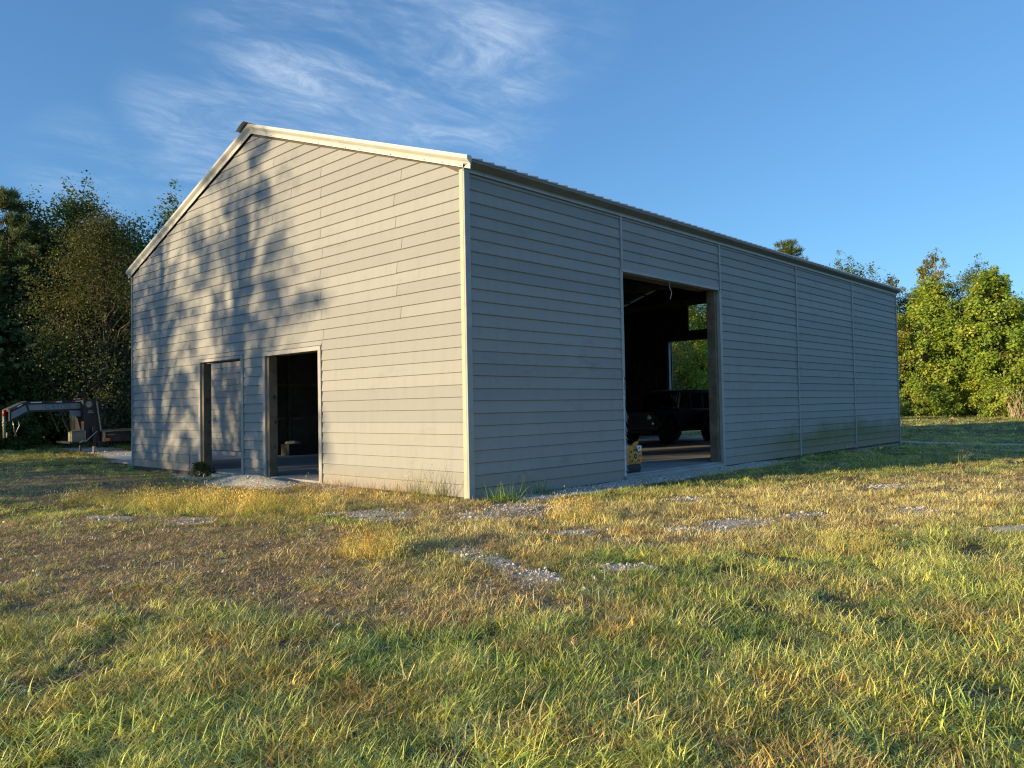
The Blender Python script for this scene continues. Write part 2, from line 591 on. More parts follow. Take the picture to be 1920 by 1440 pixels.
def fields(x, y):
    n = fbm(x, y, 1.3, 4) - .5
    n2 = fbm(x + 90, y + 30, .45, 3) - .5
    g = np.zeros_like(x)
    mott = .55 + .45 * sstep(.36, .52, fbm(x + 3, y + 8, 3.3, 3))
    for k_, e in enumerate(GRAVEL):
        g = np.maximum(g, sstep(1.5, .3, ell(x, y, *e) + n * 1.7) * (1 if k_ == 0 else mott))
    g = np.maximum(g, sstep(.75, .25, np.abs(x - .45) + n * .5) * sstep(.3, .8, y) * sstep(13, 9, y))     # strip at the long wall
    g = np.maximum(g, .9 * sstep(.8, .3, np.abs(y - 24.6 - .09 * x) + n * 1.0) * sstep(-4, 0, x))           # track behind
    g = np.maximum(g, .8 * sstep(.6, .2, np.abs(y - 19.6 - .05 * x) + n * 1.4) * sstep(2, 5, x))
    g = np.maximum(g, sstep(1.3, .7, seg(x, y, -13, 1.6, -30, 3.9) + n * .8))                               # drive at the left
    g = np.maximum(g, sstep(.9, .3, seg(x, y, -13.5, 1.4, -8.5, -.6) + n * 1.2) * .8)
    g = np.clip(g, 0, 1)
    # bare brown ground left of the middle
    br = sstep(1.25, .5, ell(x, y, .2, -5.2, 5.2, 2.15, 14) + n * .9 + n2 * .3)
    br = np.maximum(br, .8 * sstep(1.2, .6, ell(x, y, -10.0, -3.0, 7.0, 2.3, 6) + n * .9))
    br = np.maximum(br, .7 * sstep(1.2, .5, ell(x, y, 4.7, -4.8, 1.0, .55, 20) + n))
    br = np.maximum(br, .75 * sstep(1.2, .5, ell(x, y, .4, -1.2, 2.6, .9, 25) + n))
    br = np.maximum(br, .85 * sstep(1.2, .5, ell(x, y, 6.55, -6.0, .22, .16, 20) + n * .5))
    br = br * (.62 + .38 * sstep(.36, .58, fbm(x + 31, y + 13, 1.9, 3)))
    # dry tan grass round the barn's near side
    dr = sstep(2.6, 1.2, seg(x, y, 2.6, -1.2, 7.5, 9.5) + n2 * 2.4 + n * .8)
    dr = np.maximum(dr, sstep(.9, .3, np.abs(y + .75) + n) * sstep(-6, -3.5, x) * sstep(1.5, .3, x))
    dr = np.maximum(dr, .8 * sstep(1.2, .4, ell(x, y, 4.9, -4.5, 1.3, .7, 15) + n))
    dr = np.maximum(dr, .4 * sstep(.56, .7, fbm(x + 7, y - 3, .8, 4)))
    tall = sstep(1.15, .6, ell(x, y, -3.2, -2.9, 3.3, .75, 17) + n * .8)
    for c in ((2.5, -3.8, .42, .3), (6.2, -.55, .4, .3), (2.6, -.4, .7, .4)):
        tall = np.maximum(tall, .8 * sstep(1.2, .5, ell(x, y, *c) + n * .7))
    return g, br, dr, np.clip(tall, 0, 1)


def axis_coords(lo, a, b, hi, fine):
    out = list(np.arange(a, b + 1e-6, fine))
    st = fine
    v = b
    while v < hi:
        st *= 1.12; v += st; out.append(min(v, hi))
    st, v = fine, a
    while v > lo:
        st *= 1.12; v -= st; out.insert(0, max(v, lo))
    return np.array(sorted(set(out)))


gx = axis_coords(-900, -9, 11, 900, .12)
gy = axis_coords(-900, -9, 9, 900, .12)
GX, GY = np.meshgrid(gx, gy)
GZ = height(GX, GY)
nx_, ny_ = len(gx), len(gy)
me = bpy.data.meshes.new('ground')
me.vertices.add(nx_ * ny_)
me.vertices.foreach_set('co', np.stack([GX.ravel(), GY.ravel(), GZ.ravel()], 1).astype(np.float32).ravel())
ii = (np.arange(ny_ - 1)[:, None] * nx_ + np.arange(nx_ - 1)[None, :]).ravel()
quads = np.stack([ii, ii + 1, ii + 1 + nx_, ii + nx_], 1).astype(np.int32)
me.loops.add(quads.size); me.loops.foreach_set('vertex_index', quads.ravel())
me.polygons.add(len(quads))
me.polygons.foreach_set('loop_start', np.arange(0, quads.size, 4, dtype=np.int32))
me.polygons.foreach_set('use_smooth', np.ones(len(quads), dtype=bool))
me.update(calc_edges=True)
fg, fb, fd, ft = fields(GX.ravel(), GY.ravel())
att = me.attributes.new('field', 'FLOAT_COLOR', 'POINT')
green = np.clip(1 - fb * 1.1 - fd * .75, 0, 1) * .9
att.data.foreach_set('color', np.stack([fg, np.clip(fd + fb * .35, 0, 1), green, np.ones_like(fg)], 1).astype(np.float32).ravel())
me.materials.append(M['ground'])
ground = bpy.data.objects.new('ground', me)
col.objects.link(ground)
tag(ground, kind='structure')

# ------------------------------------------------------------------ the barn
EAVE_Z, RIDGE_X = 5.44, -W / 2
SLOPE = .334
RIDGE_Z = EAVE_Z + (.2 - RIDGE_X) * SLOPE
SID_TOP = 5.28
FLOOR = -.03


def rake_z(x):
    """underside of the rake trim along the gable"""
    return 5.285 + (min(-x, W + x)) * SLOPE * 1.0 + .03


barn = thing('barn', (0, 0, 0), 'large grey lap-sided barn with a low metal gable roof and open doorways', 'barn')
slab = MB().box(-W + .02, -.02, .02, LN - .02, -.30, FLOOR).build('floor_slab', 'concrete', barn)
MB().box(-.02, .10, 4.30, 8.44, -.28, -.06).build('threshold', 'concrete', barn)
MB().box(-6.45, -4.2, -.22, .02, -.28, -.07).build('threshold', 'concrete', barn)
MB().box(-9.55, -7.4, -.12, .02, -.28, -.07).build('threshold', 'concrete', barn)

gable = MB().box(-W, -9.50, .0, .1, -.2, 2.66).box(-7.46, -6.38, .0, .1, -.2, 2.66).box(-4.30, 0, .0, .1, -.2, 2.66)
gable.prism([(-W, 2.66), (0, 2.66), (0, 5.42), (RIDGE_X, 5.42 + W / 2 * SLOPE), (-W, 5.42)], lambda a, b: (a, .0, b), lambda a, b: (a, .1, b))
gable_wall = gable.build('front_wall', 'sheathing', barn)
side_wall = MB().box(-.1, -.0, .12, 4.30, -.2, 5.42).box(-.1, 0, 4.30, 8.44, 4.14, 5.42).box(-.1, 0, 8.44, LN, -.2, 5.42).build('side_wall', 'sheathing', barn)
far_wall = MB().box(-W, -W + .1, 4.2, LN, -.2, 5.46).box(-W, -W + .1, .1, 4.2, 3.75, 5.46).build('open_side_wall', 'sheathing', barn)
# back gable: a wide doorway and a long window above it
BX0, BX1 = -9.52, -4.6
back = MB().box(-W + .1, BX0, LN - .1, LN, -.2, 5.3).box(BX1, -.1, LN - .1, LN, -.2, 5.3).box(BX0, BX1, LN - .1, LN, 4.2, 4.64)
back.box(BX0, -8.6, LN - .1, LN, 4.64, 5.3)
back.prism([(-W, 5.3), (-8.6, 5.3), (-8.6, 5.44 + (W - 8.6) * SLOPE), (-W, 5.44)], lambda a, b: (a, LN - .1, b), lambda a, b: (a, LN, b))
back.prism([(-8.6, 5.93), (BX1, 5.93), (BX1, 5.44 + -BX1 * SLOPE), (RIDGE_X, 5.44 + W / 2 * SLOPE), (-8.6, 5.44 + (W - 8.6) * SLOPE)], lambda a, b: (a, LN - .1, b), lambda a, b: (a, LN, b))
back.prism([(BX1, 5.3), (-.1, 5.3), (-.1, 5.46), (BX1, 5.44 - BX1 * SLOPE)], lambda a, b: (a, LN - .1, b), lambda a, b: (a, LN, b))
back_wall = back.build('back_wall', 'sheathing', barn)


# -- lap boards. local profile: bottom edge stands proud with an undercut, top tucks under the next board
def board_profile(h):
    return [(.002, 0.004), (.034, .018), (.008, h + .012), (.002, h + .012)]


def lap_board_x(x0, x1, zb, h, wall, clip=None):
    """board on the gable (faces -Y), optional clip by the rake"""
    pr = board_profile(h)
    m = MB()
    if clip is None:
        m.prism(pr, lambda o, z: (x0, -o, zb + z), lambda o, z: (x1, -o, zb + z))
    else:
        # both ends cut along the slope
        fl, fr = clip
        m.prism(pr, lambda o, z: (fl(zb + z), -o, zb + z), lambda o, z: (fr(zb + z), -o, zb + z))
    return m.build('siding_board', 'siding', wall)


def lap_board_y(y0, y1, zb, h, wall, sag=0):
    pr = board_profile(h)
    m = MB()
    m.prism(pr, lambda o, z: (o, y0, zb + z), lambda o, z: (o, y1, zb + z + sag))
    return m.build('siding_board', 'siding', wall)


rr = random.Random(3)
GOFF = .117
D1, D2 = (-9.60, -7.36), (-6.48, -4.20)      # doorways with their trim
DOOR_TOP = 2.66
JO = [(-1.75, -9.25), (-4.18, -11.4), (-1.62, -6.0, -10.1), (-4.12, -8.4, -12.2), (-1.7, -5.2, -9.9), (-4.2, -7.2, -12.6)]
n = -1
while True:
    zb = GOFF + n * ROW
    if zb > rake_z(RIDGE_X) - .06:
        break
    h = ROW
    # slope ends
    zt = zb + h + .012

    def xr(z):
        return min(-.075, -(z - 5.30) / SLOPE) if z > 5.30 else -.075

    def xl(z):
        return max(-W + .02, -W + (z - 5.30) / SLOPE) if z > 5.30 else -W + .02

    if zb < DOOR_TOP - .08:
        top_cut = min(h, DOOR_TOP - zb) if zb + h > DOOR_TOP + .02 else h
        spans = [(-W + .02, D1[0] - .012), (D1[1] + .016, D2[0] - .012), (D2[1] + .018, -.085 - rr.random() * .012)]
        for (a, b_) in spans:
            lap_board_x(a, b_, zb + rr.uniform(-.002, .002), h, gable_wall)
        if zb + h > DOOR_TOP + .06:
            for (a, b_) in ((D1[0] - .012, D1[1] + .016), (D2[0] - .012, D2[1] + .018)):
                lap_board_x(a, b_, DOOR_TOP + .022, zb + h - DOOR_TOP - .022, gable_wall)
    else:
        j = [q for q in JO[n % 6]]
        j = sorted([q + rr.uniform(-.08, .08) for q in j])
        zm = zb + h / 2
        lo, hi = xl(zm), xr(zm)
        j = [q for q in j if lo + .5 < q < hi - .5]
        cuts = [None] + j + [None]
        for a, b_ in zip(cuts[:-1], cuts[1:]):
            fl = (lambda z: xl(z)) if a is None else (lambda z, a=a: a + .005)
            fr = (lambda z: xr(z)) if b_ is None else (lambda z, b_=b_: b_ - .005)
            if fr(zt) - fl(zt) < .02 and a is None and b_ is None:
                pr = [(xl(zb), zb), (xr(zb), zb), (RIDGE_X, 5.30 + W / 2 * SLOPE)]
                MB().prism(pr, lambda p, z: (p, -.002, z), lambda p, z: (p, -.03, z)).build('siding_board', 'siding', gable_wall)
            else:
                lap_board_x(0, 0, zb + rr.uniform(-.004, .004), h, gable_wall, (fl, fr))
    n += 1

ROFF = .056
BAYS = [0.0, 4.37, 8.50, 12.98, 17.38, 21.868]
n = -1
while True:
    zb = ROFF + n * ROW
    if zb > SID_TOP - .05:
        break
    h = min(ROW, SID_TOP + .02 - zb)
    for k in range(5):
        y0, y1 = BAYS[k] + .035, BAYS[k + 1] - .035
        if k == 0: y0 = .075
        if k == 1 and zb < 4.16 - .1:
            continue
        lap_board_y(y0, y1, zb + rr.uniform(-.005, .005), h, side_wall, rr.uniform(-.007, .007))
    n += 1

# vertical battens, corner boards, door trims
for k, y in enumerate(BAYS[1:5]):
    z0 = 4.16 if False else -.16
    MB().box(.012, .046, y - .032, y + .032, z0 if k > 1 else (4.12 if k == 0 else 4.12), SID_TOP + .02).build('batten', 'batten_paint', barn)
MB().box(-.072, .010, -.052, -.002, -.14, SID_TOP + .02).build('corner_board', 'corner_trim', barn)
MB().box(.012, .050, -.050, .070, -.14, SID_TOP + .02).build('corner_board', 'batten_paint', barn)
MB().box(.004, .046, LN - .03, LN + .03, -.24, SID_TOP + .02).build('corner_board', 'trim_paint', barn)
MB().box(-W - .03, -W + .018, -.05, .02, -.14, SID_TOP + .0).build('corner_board', 'batten_paint', barn)
# torn strip at the far corner of the gable
mm = MB()
for k in range(14):
    z = .02 + k * .05
    mm.tube([(-W - .035, -.03, z), (-W - .05 - rr.random() * .03, -.04, z + .03), (-W - .04 - rr.random() * .04, -.03, z + .07)], [.012, .01, .004], 5)
mm.box(-W - .048, -W - .034, -.045, .0, -.12, .62)
mm.build('torn_strip', 'wrap', barn)


def door_trim(x0, x1, zt, o0, o1):
    r = MB()
    r.box(x0, o0, -.045, .13, -.12, zt - .002).build('door_jamb', 'trim_paint', barn)
    MB().box(o1, x1, -.045, .13, -.12, zt - .002).build('door_jamb', 'trim_paint', barn)
    MB().box(x0, x1, -.048, .13, zt, 2.685).build('door_header', 'trim_paint', barn)


door_trim(D1[0], D1[1], 2.62, -9.50, -7.46)
door_trim(D2[0], D2[1], 2.60, -6.38, -4.30)
# timber posts that stand inside the openings
for x0 in (-9.498, -6.378):
    p = MB().box(x0, x0 + .10, .0, .2, FLOOR + .002, 2.6).build('door_post', 'wood_frame', barn, bevel=.006)
    for q in range(3):
        k_ = MB().lathe([(.026 + .01 * q, 0), (.02, .003)], (x0 + .1005, .07 + .08 * rr.random(), .6 + q * .55), 'x', 10)
        adopt(k_.build('knot', 'bark', None), p).matrix_parent_inverse = Matrix.Identity(4)
MB().box(-9.5, -7.46, .135, .44, 2.62, 2.84).build('lintel', 'wood_frame', barn)
MB().box(-6.38, -4.3, .135, .44, 2.62, 2.84).build('lintel', 'wood_frame', barn)

# long-side doorway
MB().box(-.12, .040, 4.305, 4.395, 1.95, 4.12).build('door_jamb', 'batten_paint', barn)
MB().box(-.03, .048, 8.43, 8.535, -.2, 4.12).build('door_jamb', 'trim_paint', barn)
MB().box(-.12, .042, 4.305, 8.43, 4.122, 4.175).build('door_header', 'trim_paint', barn)
post = MB().box(-.25, -.032, 8.32, 8.44, FLOOR + .002, 4.12).build('door_post', 'wood_frame', barn, bevel=.008)
for (yy, zz, rr_) in ((-.22, .55, .014), (-.25, 1.1, .02), (-.2, 1.75, .022), (-.24, 2.6, .016), (-.21, 3.3, .02), (-.23, 3.8, .03)):
    kk = MB().lathe([(rr_, 0), (rr_ * .7, -.003)], (yy + .08, 8.3195, zz), 'y', 10)
    adopt(kk.build('knot', 'bark', None), post).matrix_parent_inverse = Matrix.Identity(4)
MB().box(-.45, -.13, 4.40, 8.30, 4.13, 4.36).build('lintel', 'wood_frame', barn)
# frayed wrap where the lower part of the jamb trim is missing
mm = MB().box(-.05, .032, 4.325, 4.372, -.1, 1.95)
for k in range(70):
    z = -.05 + k * .0285
    l = .03 + .06 * rr.random() * (1.4 if z < 1.3 else .5)
    mm.tube([(.02 + rr.random() * .012, 4.37, z), (.022, 4.37 + l * .6, z - .012 - .02 * rr.random()), (.02 + rr.random() * .02, 4.37 + l, z - .03 - .05 * rr.random())], [.008, .006, .002], 4)
mm.build('frayed_wrap', 'wrap', barn)
tag(MB().tube([(-.02, 6.3, 4.13), (-.05, 6.33, 4.0), (-.02, 6.36, 3.88), (-.06, 6.37, 3.74)], .006, 5).build('hanging_wire', 'paper_white', barn))

# -- roof
rib = .278


def roof_panel_mesh(sign):
    """3 ribs, laid from eave to ridge; origin at the eave end, y from 0 to .834"""
    lx = abs(RIDGE_X) + .2
    prof = []
    for k in range(3):
        y = k * rib
        prof += [(y + .0, .0), (y + .02, .038), (y + .05, .038), (y + .07, 0)]
    prof += [(3 * rib, 0)]
    bot = [(3 * rib, -.006), (0, -.006)]
    pr = prof + bot
    m = MB()
    m.prism(pr, lambda a, b: (0, a, b), lambda a, b: (-sign * lx, a, b + lx * SLOPE))
    return m.mesh('roof_panel', 'roof_metal')


pm = {1: roof_panel_mesh(1), -1: roof_panel_mesh(-1)}
npan = 27
for s_ in (1, -1):
    for k in range(npan):
        o = bpy.data.objects.new('roof_panel', pm[s_])
        col.objects.link(o)
        o.location = (.2 if s_ == 1 else -W - .2, -.10 + k * 3 * rib, EAVE_Z)
        if k == npan - 1: o.scale = (1, (LN + .14 - (-.10 + k * 3 * rib)) / (3 * rib), 1)
        o.parent = barn
for s_ in (1, -1):
    ex = .0 if s_ == 1 else -W
    f = lambda o, z: (ex + s_ * o, z)
    # eave trim: lip, sloping face, flange with screws
    pr = [(.19, EAVE_Z - .008), (.185, EAVE_Z - .045), (.06, EAVE_Z - .125), (.052, EAVE_Z - .185), (.036, EAVE_Z - .185), (.036, EAVE_Z - .06), (.08, EAVE_Z - .02)]
    MB().prism(pr, lambda o, z: (ex + s_ * o, -.06, z), lambda o, z: (ex + s_ * o, LN + .12, z)).build('eave_trim', 'eave_metal', barn)
    if s_ == 1:
        sc = MB()
        for k in range(34):
            sc.lathe([(.011, 0), (.008, .008)], (.0525 + .003, .4 + k * .63, EAVE_Z - .165), 'x', 7)
        sc.build('trim_screws', 'screw_metal', barn)
        fl = MB().box(.0525, .0565, -.055, LN + .1, EAVE_Z - .188, EAVE_Z - .135).build('trim_flange', 'flange_metal', barn)
    # rake trim in two lengths with a lap joint
    ridge = (RIDGE_X, RIDGE_Z + .028)
    e = (ex + s_ * .205, EAVE_Z - .002)

    def rk(t, drop, out):
        return (e[0] + (ridge[0] - e[0]) * t, -out, e[1] + (ridge[1] - e[1]) * t - drop)
    rpr = [(-.035, .02), (-.035, .125), (.03, .128), (.058, .10), (.085, .066), (.118, .052), (.125, .060), (.178, .060), (.178, .046), (.10, .036)]
    for (t0, t1, bump_) in ((0, .515, .0), (.505, 1.0, .003)):
        MB().prism(rpr, lambda d, o: rk(t0, d, o + bump_), lambda d, o: rk(t1, d, o + bump_)).build('rake_trim', 'rake_metal', barn)
    sc = MB()
    for k in range(15):
        q = rk(.03 + k * .065, .152, .066)
        sc.lathe([(.011, 0), (.008, -.006)], q, 'y', 7)
    sc.build('trim_screws', 'screw_metal', barn)
# ridge cap with a lifted left wing
cap = MB()
cap.prism([(RIDGE_X - .36, RIDGE_Z - .055), (RIDGE_X - .18, RIDGE_Z + .035), (RIDGE_X - .03, RIDGE_Z + .082), (RIDGE_X + .03, RIDGE_Z + .078), (RIDGE_X + .33, RIDGE_Z - .052), (RIDGE_X + .33, RIDGE_Z - .056), (RIDGE_X + .03, RIDGE_Z + .073), (RIDGE_X - .03, RIDGE_Z + .077), (RIDGE_X - .18, RIDGE_Z + .03), (RIDGE_X - .36, RIDGE_Z - .06)],
          lambda a, b: (a, -.24, b), lambda a, b: (a, LN + .12, b))
cap.build('ridge_cap', 'roof_metal', barn)

# -- framing inside
for y in BAYS[1:5]:
    MB().box(-.27, -.115, y - .08, y + .08, FLOOR + .002, 5.26).build('post', 'wood_frame', barn) if abs(y - 8.5) > .3 else None
    t = MB().bar((-.1, y, 5.22), (-W + .1, y, 5.22), .08, .2)
    t.bar((-.1, y, 5.3), (RIDGE_X, y, RIDGE_Z - .14), .078, .16).bar((-W + .1, y, 5.3), (RIDGE_X, y, RIDGE_Z - .14), .078, .16)
    t.bar((RIDGE_X, y, 5.3), (RIDGE_X, y, RIDGE_Z - .2), .07, .12).bar((-3.4, y, 5.3), (-5.1, y, 6.7), .07, .1).bar((-W + 3.4, y, 5.3), (-W + 5.1, y, 6.7), .07, .1)
    t.build('truss', 'wood_frame', barn)
for k in range(8):
    for s_ in (1, -1):
        x = .0 - (k + .5) * .85 if s_ == 1 else -W + (k + .5) * .85
        zz = EAVE_Z + (.2 + (-x if s_ == 1 else W + x)) * SLOPE - .055
        MB().box(x - .05, x + .05, .12, LN - .12, zz - .04, zz).build('purlin', 'wood_frame', barn)
for x in np.arange(-W + .5, BX0 - .1, .61):
    MB().box(x - .02, x + .02, LN - .25, LN - .102, FLOOR + .002, 5.25).build('stud', 'wood_frame', barn)
for x in (BX0 - .06, BX1 + .06):
    MB().box(x - .06, x + .06, LN - .26, LN + .03, FLOOR + .002, 4.2).build('door_post', 'trim_paint', barn)
for y in np.arange(4.8, LN - .4, 1.22):
    MB().box(-W + .102, -W + .25, y - .02, y + .02, FLOOR + .002, 5.25).build('stud', 'wood_frame', barn)
for z in (1.1, 2.2, 3.4):
    MB().box(-W + .102, -W + .15, 4.3, LN - .3, z, z + .09).build('girt', 'wood_frame', barn)
MB().box(-W, -W + .16, 4.04, 4.2, FLOOR, 3.75).build('post', 'wood_frame', barn)
MB().box(-W + .002, -W + .16, .14, .3, FLOOR, 3.75).build('post', 'wood_frame', barn)
# window glass above the back doorway
MB().box(-8.6, BX1, LN - .06, LN - .052, 4.64, 5.93).build('window_pane', 'clear_glass', barn)
MB().box(-6.65, -6.57, LN - .09, LN - .01, 4.64, 5.93).build('window_mullion', 'wood_frame', barn)

# ------------------------------------------------------------------ the wing beyond the open side
wing = thing('side_shed', (-16.9, 4.15, 0), 'small grey lap-sided shed wing seen dappled with shadow through the narrow doorway', 'shed')
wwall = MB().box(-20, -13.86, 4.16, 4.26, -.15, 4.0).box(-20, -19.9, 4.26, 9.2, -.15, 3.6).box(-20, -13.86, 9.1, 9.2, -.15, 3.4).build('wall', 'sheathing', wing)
MB().prism([(4.02, 4.03), (4.02, 4.07), (9.35, 3.55), (9.35, 3.51)], lambda a, b: (-20.1, a, b), lambda a, b: (-13.8, a, b)).build('roof', 'roof_metal', wing)
MB().box(-20, -13.86, 4.0, 4.16, -.2, .045).build('curb', 'concrete', wing)
for n in range(19):
    zb = .05 + n * ROW
    m = MB()
    m.prism(board_profile(ROW), lambda o, z: (-20, 4.16 - o, zb + z), lambda o, z: (-13.9, 4.16 - o, zb + z))
    o = m.build('siding_board', 'siding')
    o.parent = wwall
apron = MB().box(-17.2, -W - .01, .6, 3.99, -.3, -.085).build('apron', 'concrete')
tag(apron, kind='structure')

# ------------------------------------------------------------------ the archery target in the long-side doorway
tg = thing('archery_target', (-.3, 4.78, FLOOR), 'yellow cube archery target bag with black base and round bullseyes in the wide doorway', 'target bag')
T0, T1 = 4.45, 5.12


def bag(z0, z1, y0, y1, x0, x1, name, mat, puff):
    m = MB()
    prof = []
    for a in np.linspace(0, 1, 6):
        prof.append((y0 + (y1 - y0) * a, 0))
    nn = 7
    for k in range(nn):
        t = k / (nn - 1)
        z = z0 + (z1 - z0) * t
        e = puff * math.sin(math.pi * t)
        m.v += [(x1 + e, y0 - e * .6, z), (x1 + e * 1.6, (y0 + y1) / 2, z), (x1 + e, y1 + e * .6, z), (x0 - e, y1 + e * .6, z), (x0 - e, y0 - e * .6, z)]
    for k in range(nn - 1):
        for j in range(5):
            a0 = k * 5 + j; a1 = k * 5 + (j + 1) % 5
            m.f.append((a0, a1, a1 + 5, a0 + 5))
    m.f.append((4, 3, 2, 1, 0)); m.f.append(tuple(range((nn - 1) * 5, nn * 5)))
    return m.build(name, mat, tg, bevel=.012)


bag(FLOOR, .14, T0 + .02, T1 - .02, -.46, -.11, 'base', 'bag_black', .008)
bag(.142, .535, T0, T1, -.48, -.095, 'bag', 'bag_yellow', .012)
fx = -.072


def disc(y, z, r, mat, dx_, name):
    MB().lathe([(r, 0), (r, .004)], (fx + dx_, y, z), 'x', 16).build(name, mat, tg)


cy, cz = 4.86, .315
disc(cy, cz, .078, 'bag_ring', 0, 'ring'); disc(cy, cz, .058, 'bag_black', .003, 'ring'); disc(cy, cz, .03, 'bag_red', .006, 'ring'); disc(cy, cz, .016, 'bag_ring', .009, 'bullseye')
for (a, b_, r) in ((-.155, .095, .046), (.125, .095, .04), (-.125, -.10, .042), (.13, -.10, .034)):
    disc(cy + a, cz + b_, r, 'bag_ring', 0, 'ring'); disc(cy + a, cz + b_, r * .72, 'bag_black', .003, 'ring'); disc(cy + a, cz + b_, r * .32, 'bag_red', .006, 'bullseye')
for (a, b_) in ((-.2, 0), (.165, 0), (0, -.135), (-.05, .115), (.0, .135), (.045, .12)):
    disc(cy + a, cz + b_, .017, 'bag_black', .002, 'spot')
MB().prism([(4.885, .53), (5.075, .52), (5.06, .43), (4.95, .405)], lambda a, b: (fx + .012, a, b), lambda a, b: (fx + .015, a, b)).build('tag', 'paper_white', tg)
MB().prism([(4.95, .50), (5.02, .505), (4.985, .44), (4.955, .455)], lambda a, b: (fx + .0155, a, b), lambda a, b: (fx + .017, a, b)).build('tag_mark', 'panel_blue', tg)
MB().prism([(4.9, .535), (5.12, .535), (5.17, .615), (5.02, .60)], lambda a, b: (-.2, a, b), lambda a, b: (-.185, a, b)).build('flap', 'bag_yellow', tg)

# pale sack on a dark crate at the far wall
ck = thing('crate', (-13.2, 4.75, FLOOR), 'dark crate standing against the inner wall behind the doorway', 'crate')
m = MB()
m.box(-13.45, -12.95, 4.45, 5.05, FLOOR, FLOOR + .03).box(-13.45, -13.42, 4.45, 5.05, FLOOR + .03, .3).box(-12.98, -12.95, 4.45, 5.05, FLOOR + .03, .3).box(-13.42, -12.98, 4.45, 4.48, FLOOR + .03, .3).box(-13.42, -12.98, 5.02, 5.05, FLOOR + .03, .3)
m.build('box', 'black_plastic', ck)
MB().box(-13.48, -12.92, 4.42, 5.08, .3, .325).build('lid', 'black_plastic', ck)
sk = MB()
nn = 14
for k in range(5):
    rr_ = [.2, .22, .19, .12, .03][k]
    for j in range(nn):
        a = 2 * math.pi * j / nn
        w_ = rr_ * (1 + .25 * math.sin(3 * a + k))
        sk.v.append((-13.2 + w_ * .9 * math.cos(a), 4.76 + w_ * 1.1 * math.sin(a), .327 + [0, .035, .07, .095, .1][k]))
for k in range(4):
    for j in range(nn):
        sk.f.append((k * nn + j, k * nn + (j + 1) % nn, (k + 1) * nn + (j + 1) % nn, (k + 1) * nn + j))
sk.f.append(tuple(range(4 * nn, 5 * nn))); sk.f.append(tuple(range(nn))[::-1])
tag(sk.build('crumpled_sack', 'sack', None, True), 'pale crumpled sack lying in the dark behind the doorway', 'sack')

# ------------------------------------------------------------------ the black off-roader parked inside (front faces -Y)
JX, JY = -6.45, 14.32             # centre line, front bumper
jeep = thing('off_road_car', (JX, JY + 2.2, FLOOR), 'black boxy off-road car with round headlights parked inside the barn', 'car')
GZ0 = FLOOR


def J(x, y, z):
    return (JX + x, JY + y, GZ0 + z)


def jbox(m, x0, x1, y0, y1, z0, z1):
    return m.box(JX + x0, JX + x1, JY + y0, JY + y1, GZ0 + z0, GZ0 + z1)


WR, FA, RA = .43, .82, 3.80


def arch(cy, r, n=8):
    return [(cy - r * math.cos(math.pi * k / n), .62 + (r) * math.sin(math.pi * k / n) * .86) for k in range(n + 1)]


outl = [(.22, .62)] + arch(FA, .52) + arch(RA, .52) + [(4.5, .62), (4.52, 1.22), (1.55, 1.26), (1.50, 1.22), (.30, 1.13), (.22, 1.02)]
body_m = MB().prism(outl, lambda a, b: J(-.76, a, b), lambda a, b: J(.76, a, b))
jb = body_m.build('body', 'black_paint', jeep, bevel=.02)
MB().prism([(.26, 1.12), (1.5, 1.2), (1.5, 1.27), (.9, 1.25), (.28, 1.18)], lambda a, b: J(-.62, a, b), lambda a, b: J(.62, a, b)).build('hood', 'black_paint', jeep, bevel=.02)
gm = MB()
jbox(gm, -.66, .66, .17, .24, .62, 1.12)
gr = gm.build('grille', 'black_paint', jeep, bevel=.015)
for k in range(7):
    s_ = MB(); jbox(s_, -.27 + k * .09 - .028, -.27 + k * .09 + .028, .16, .19, .72, 1.02)
    adopt(s_.build('grille_slot', 'black_plastic'), jeep)
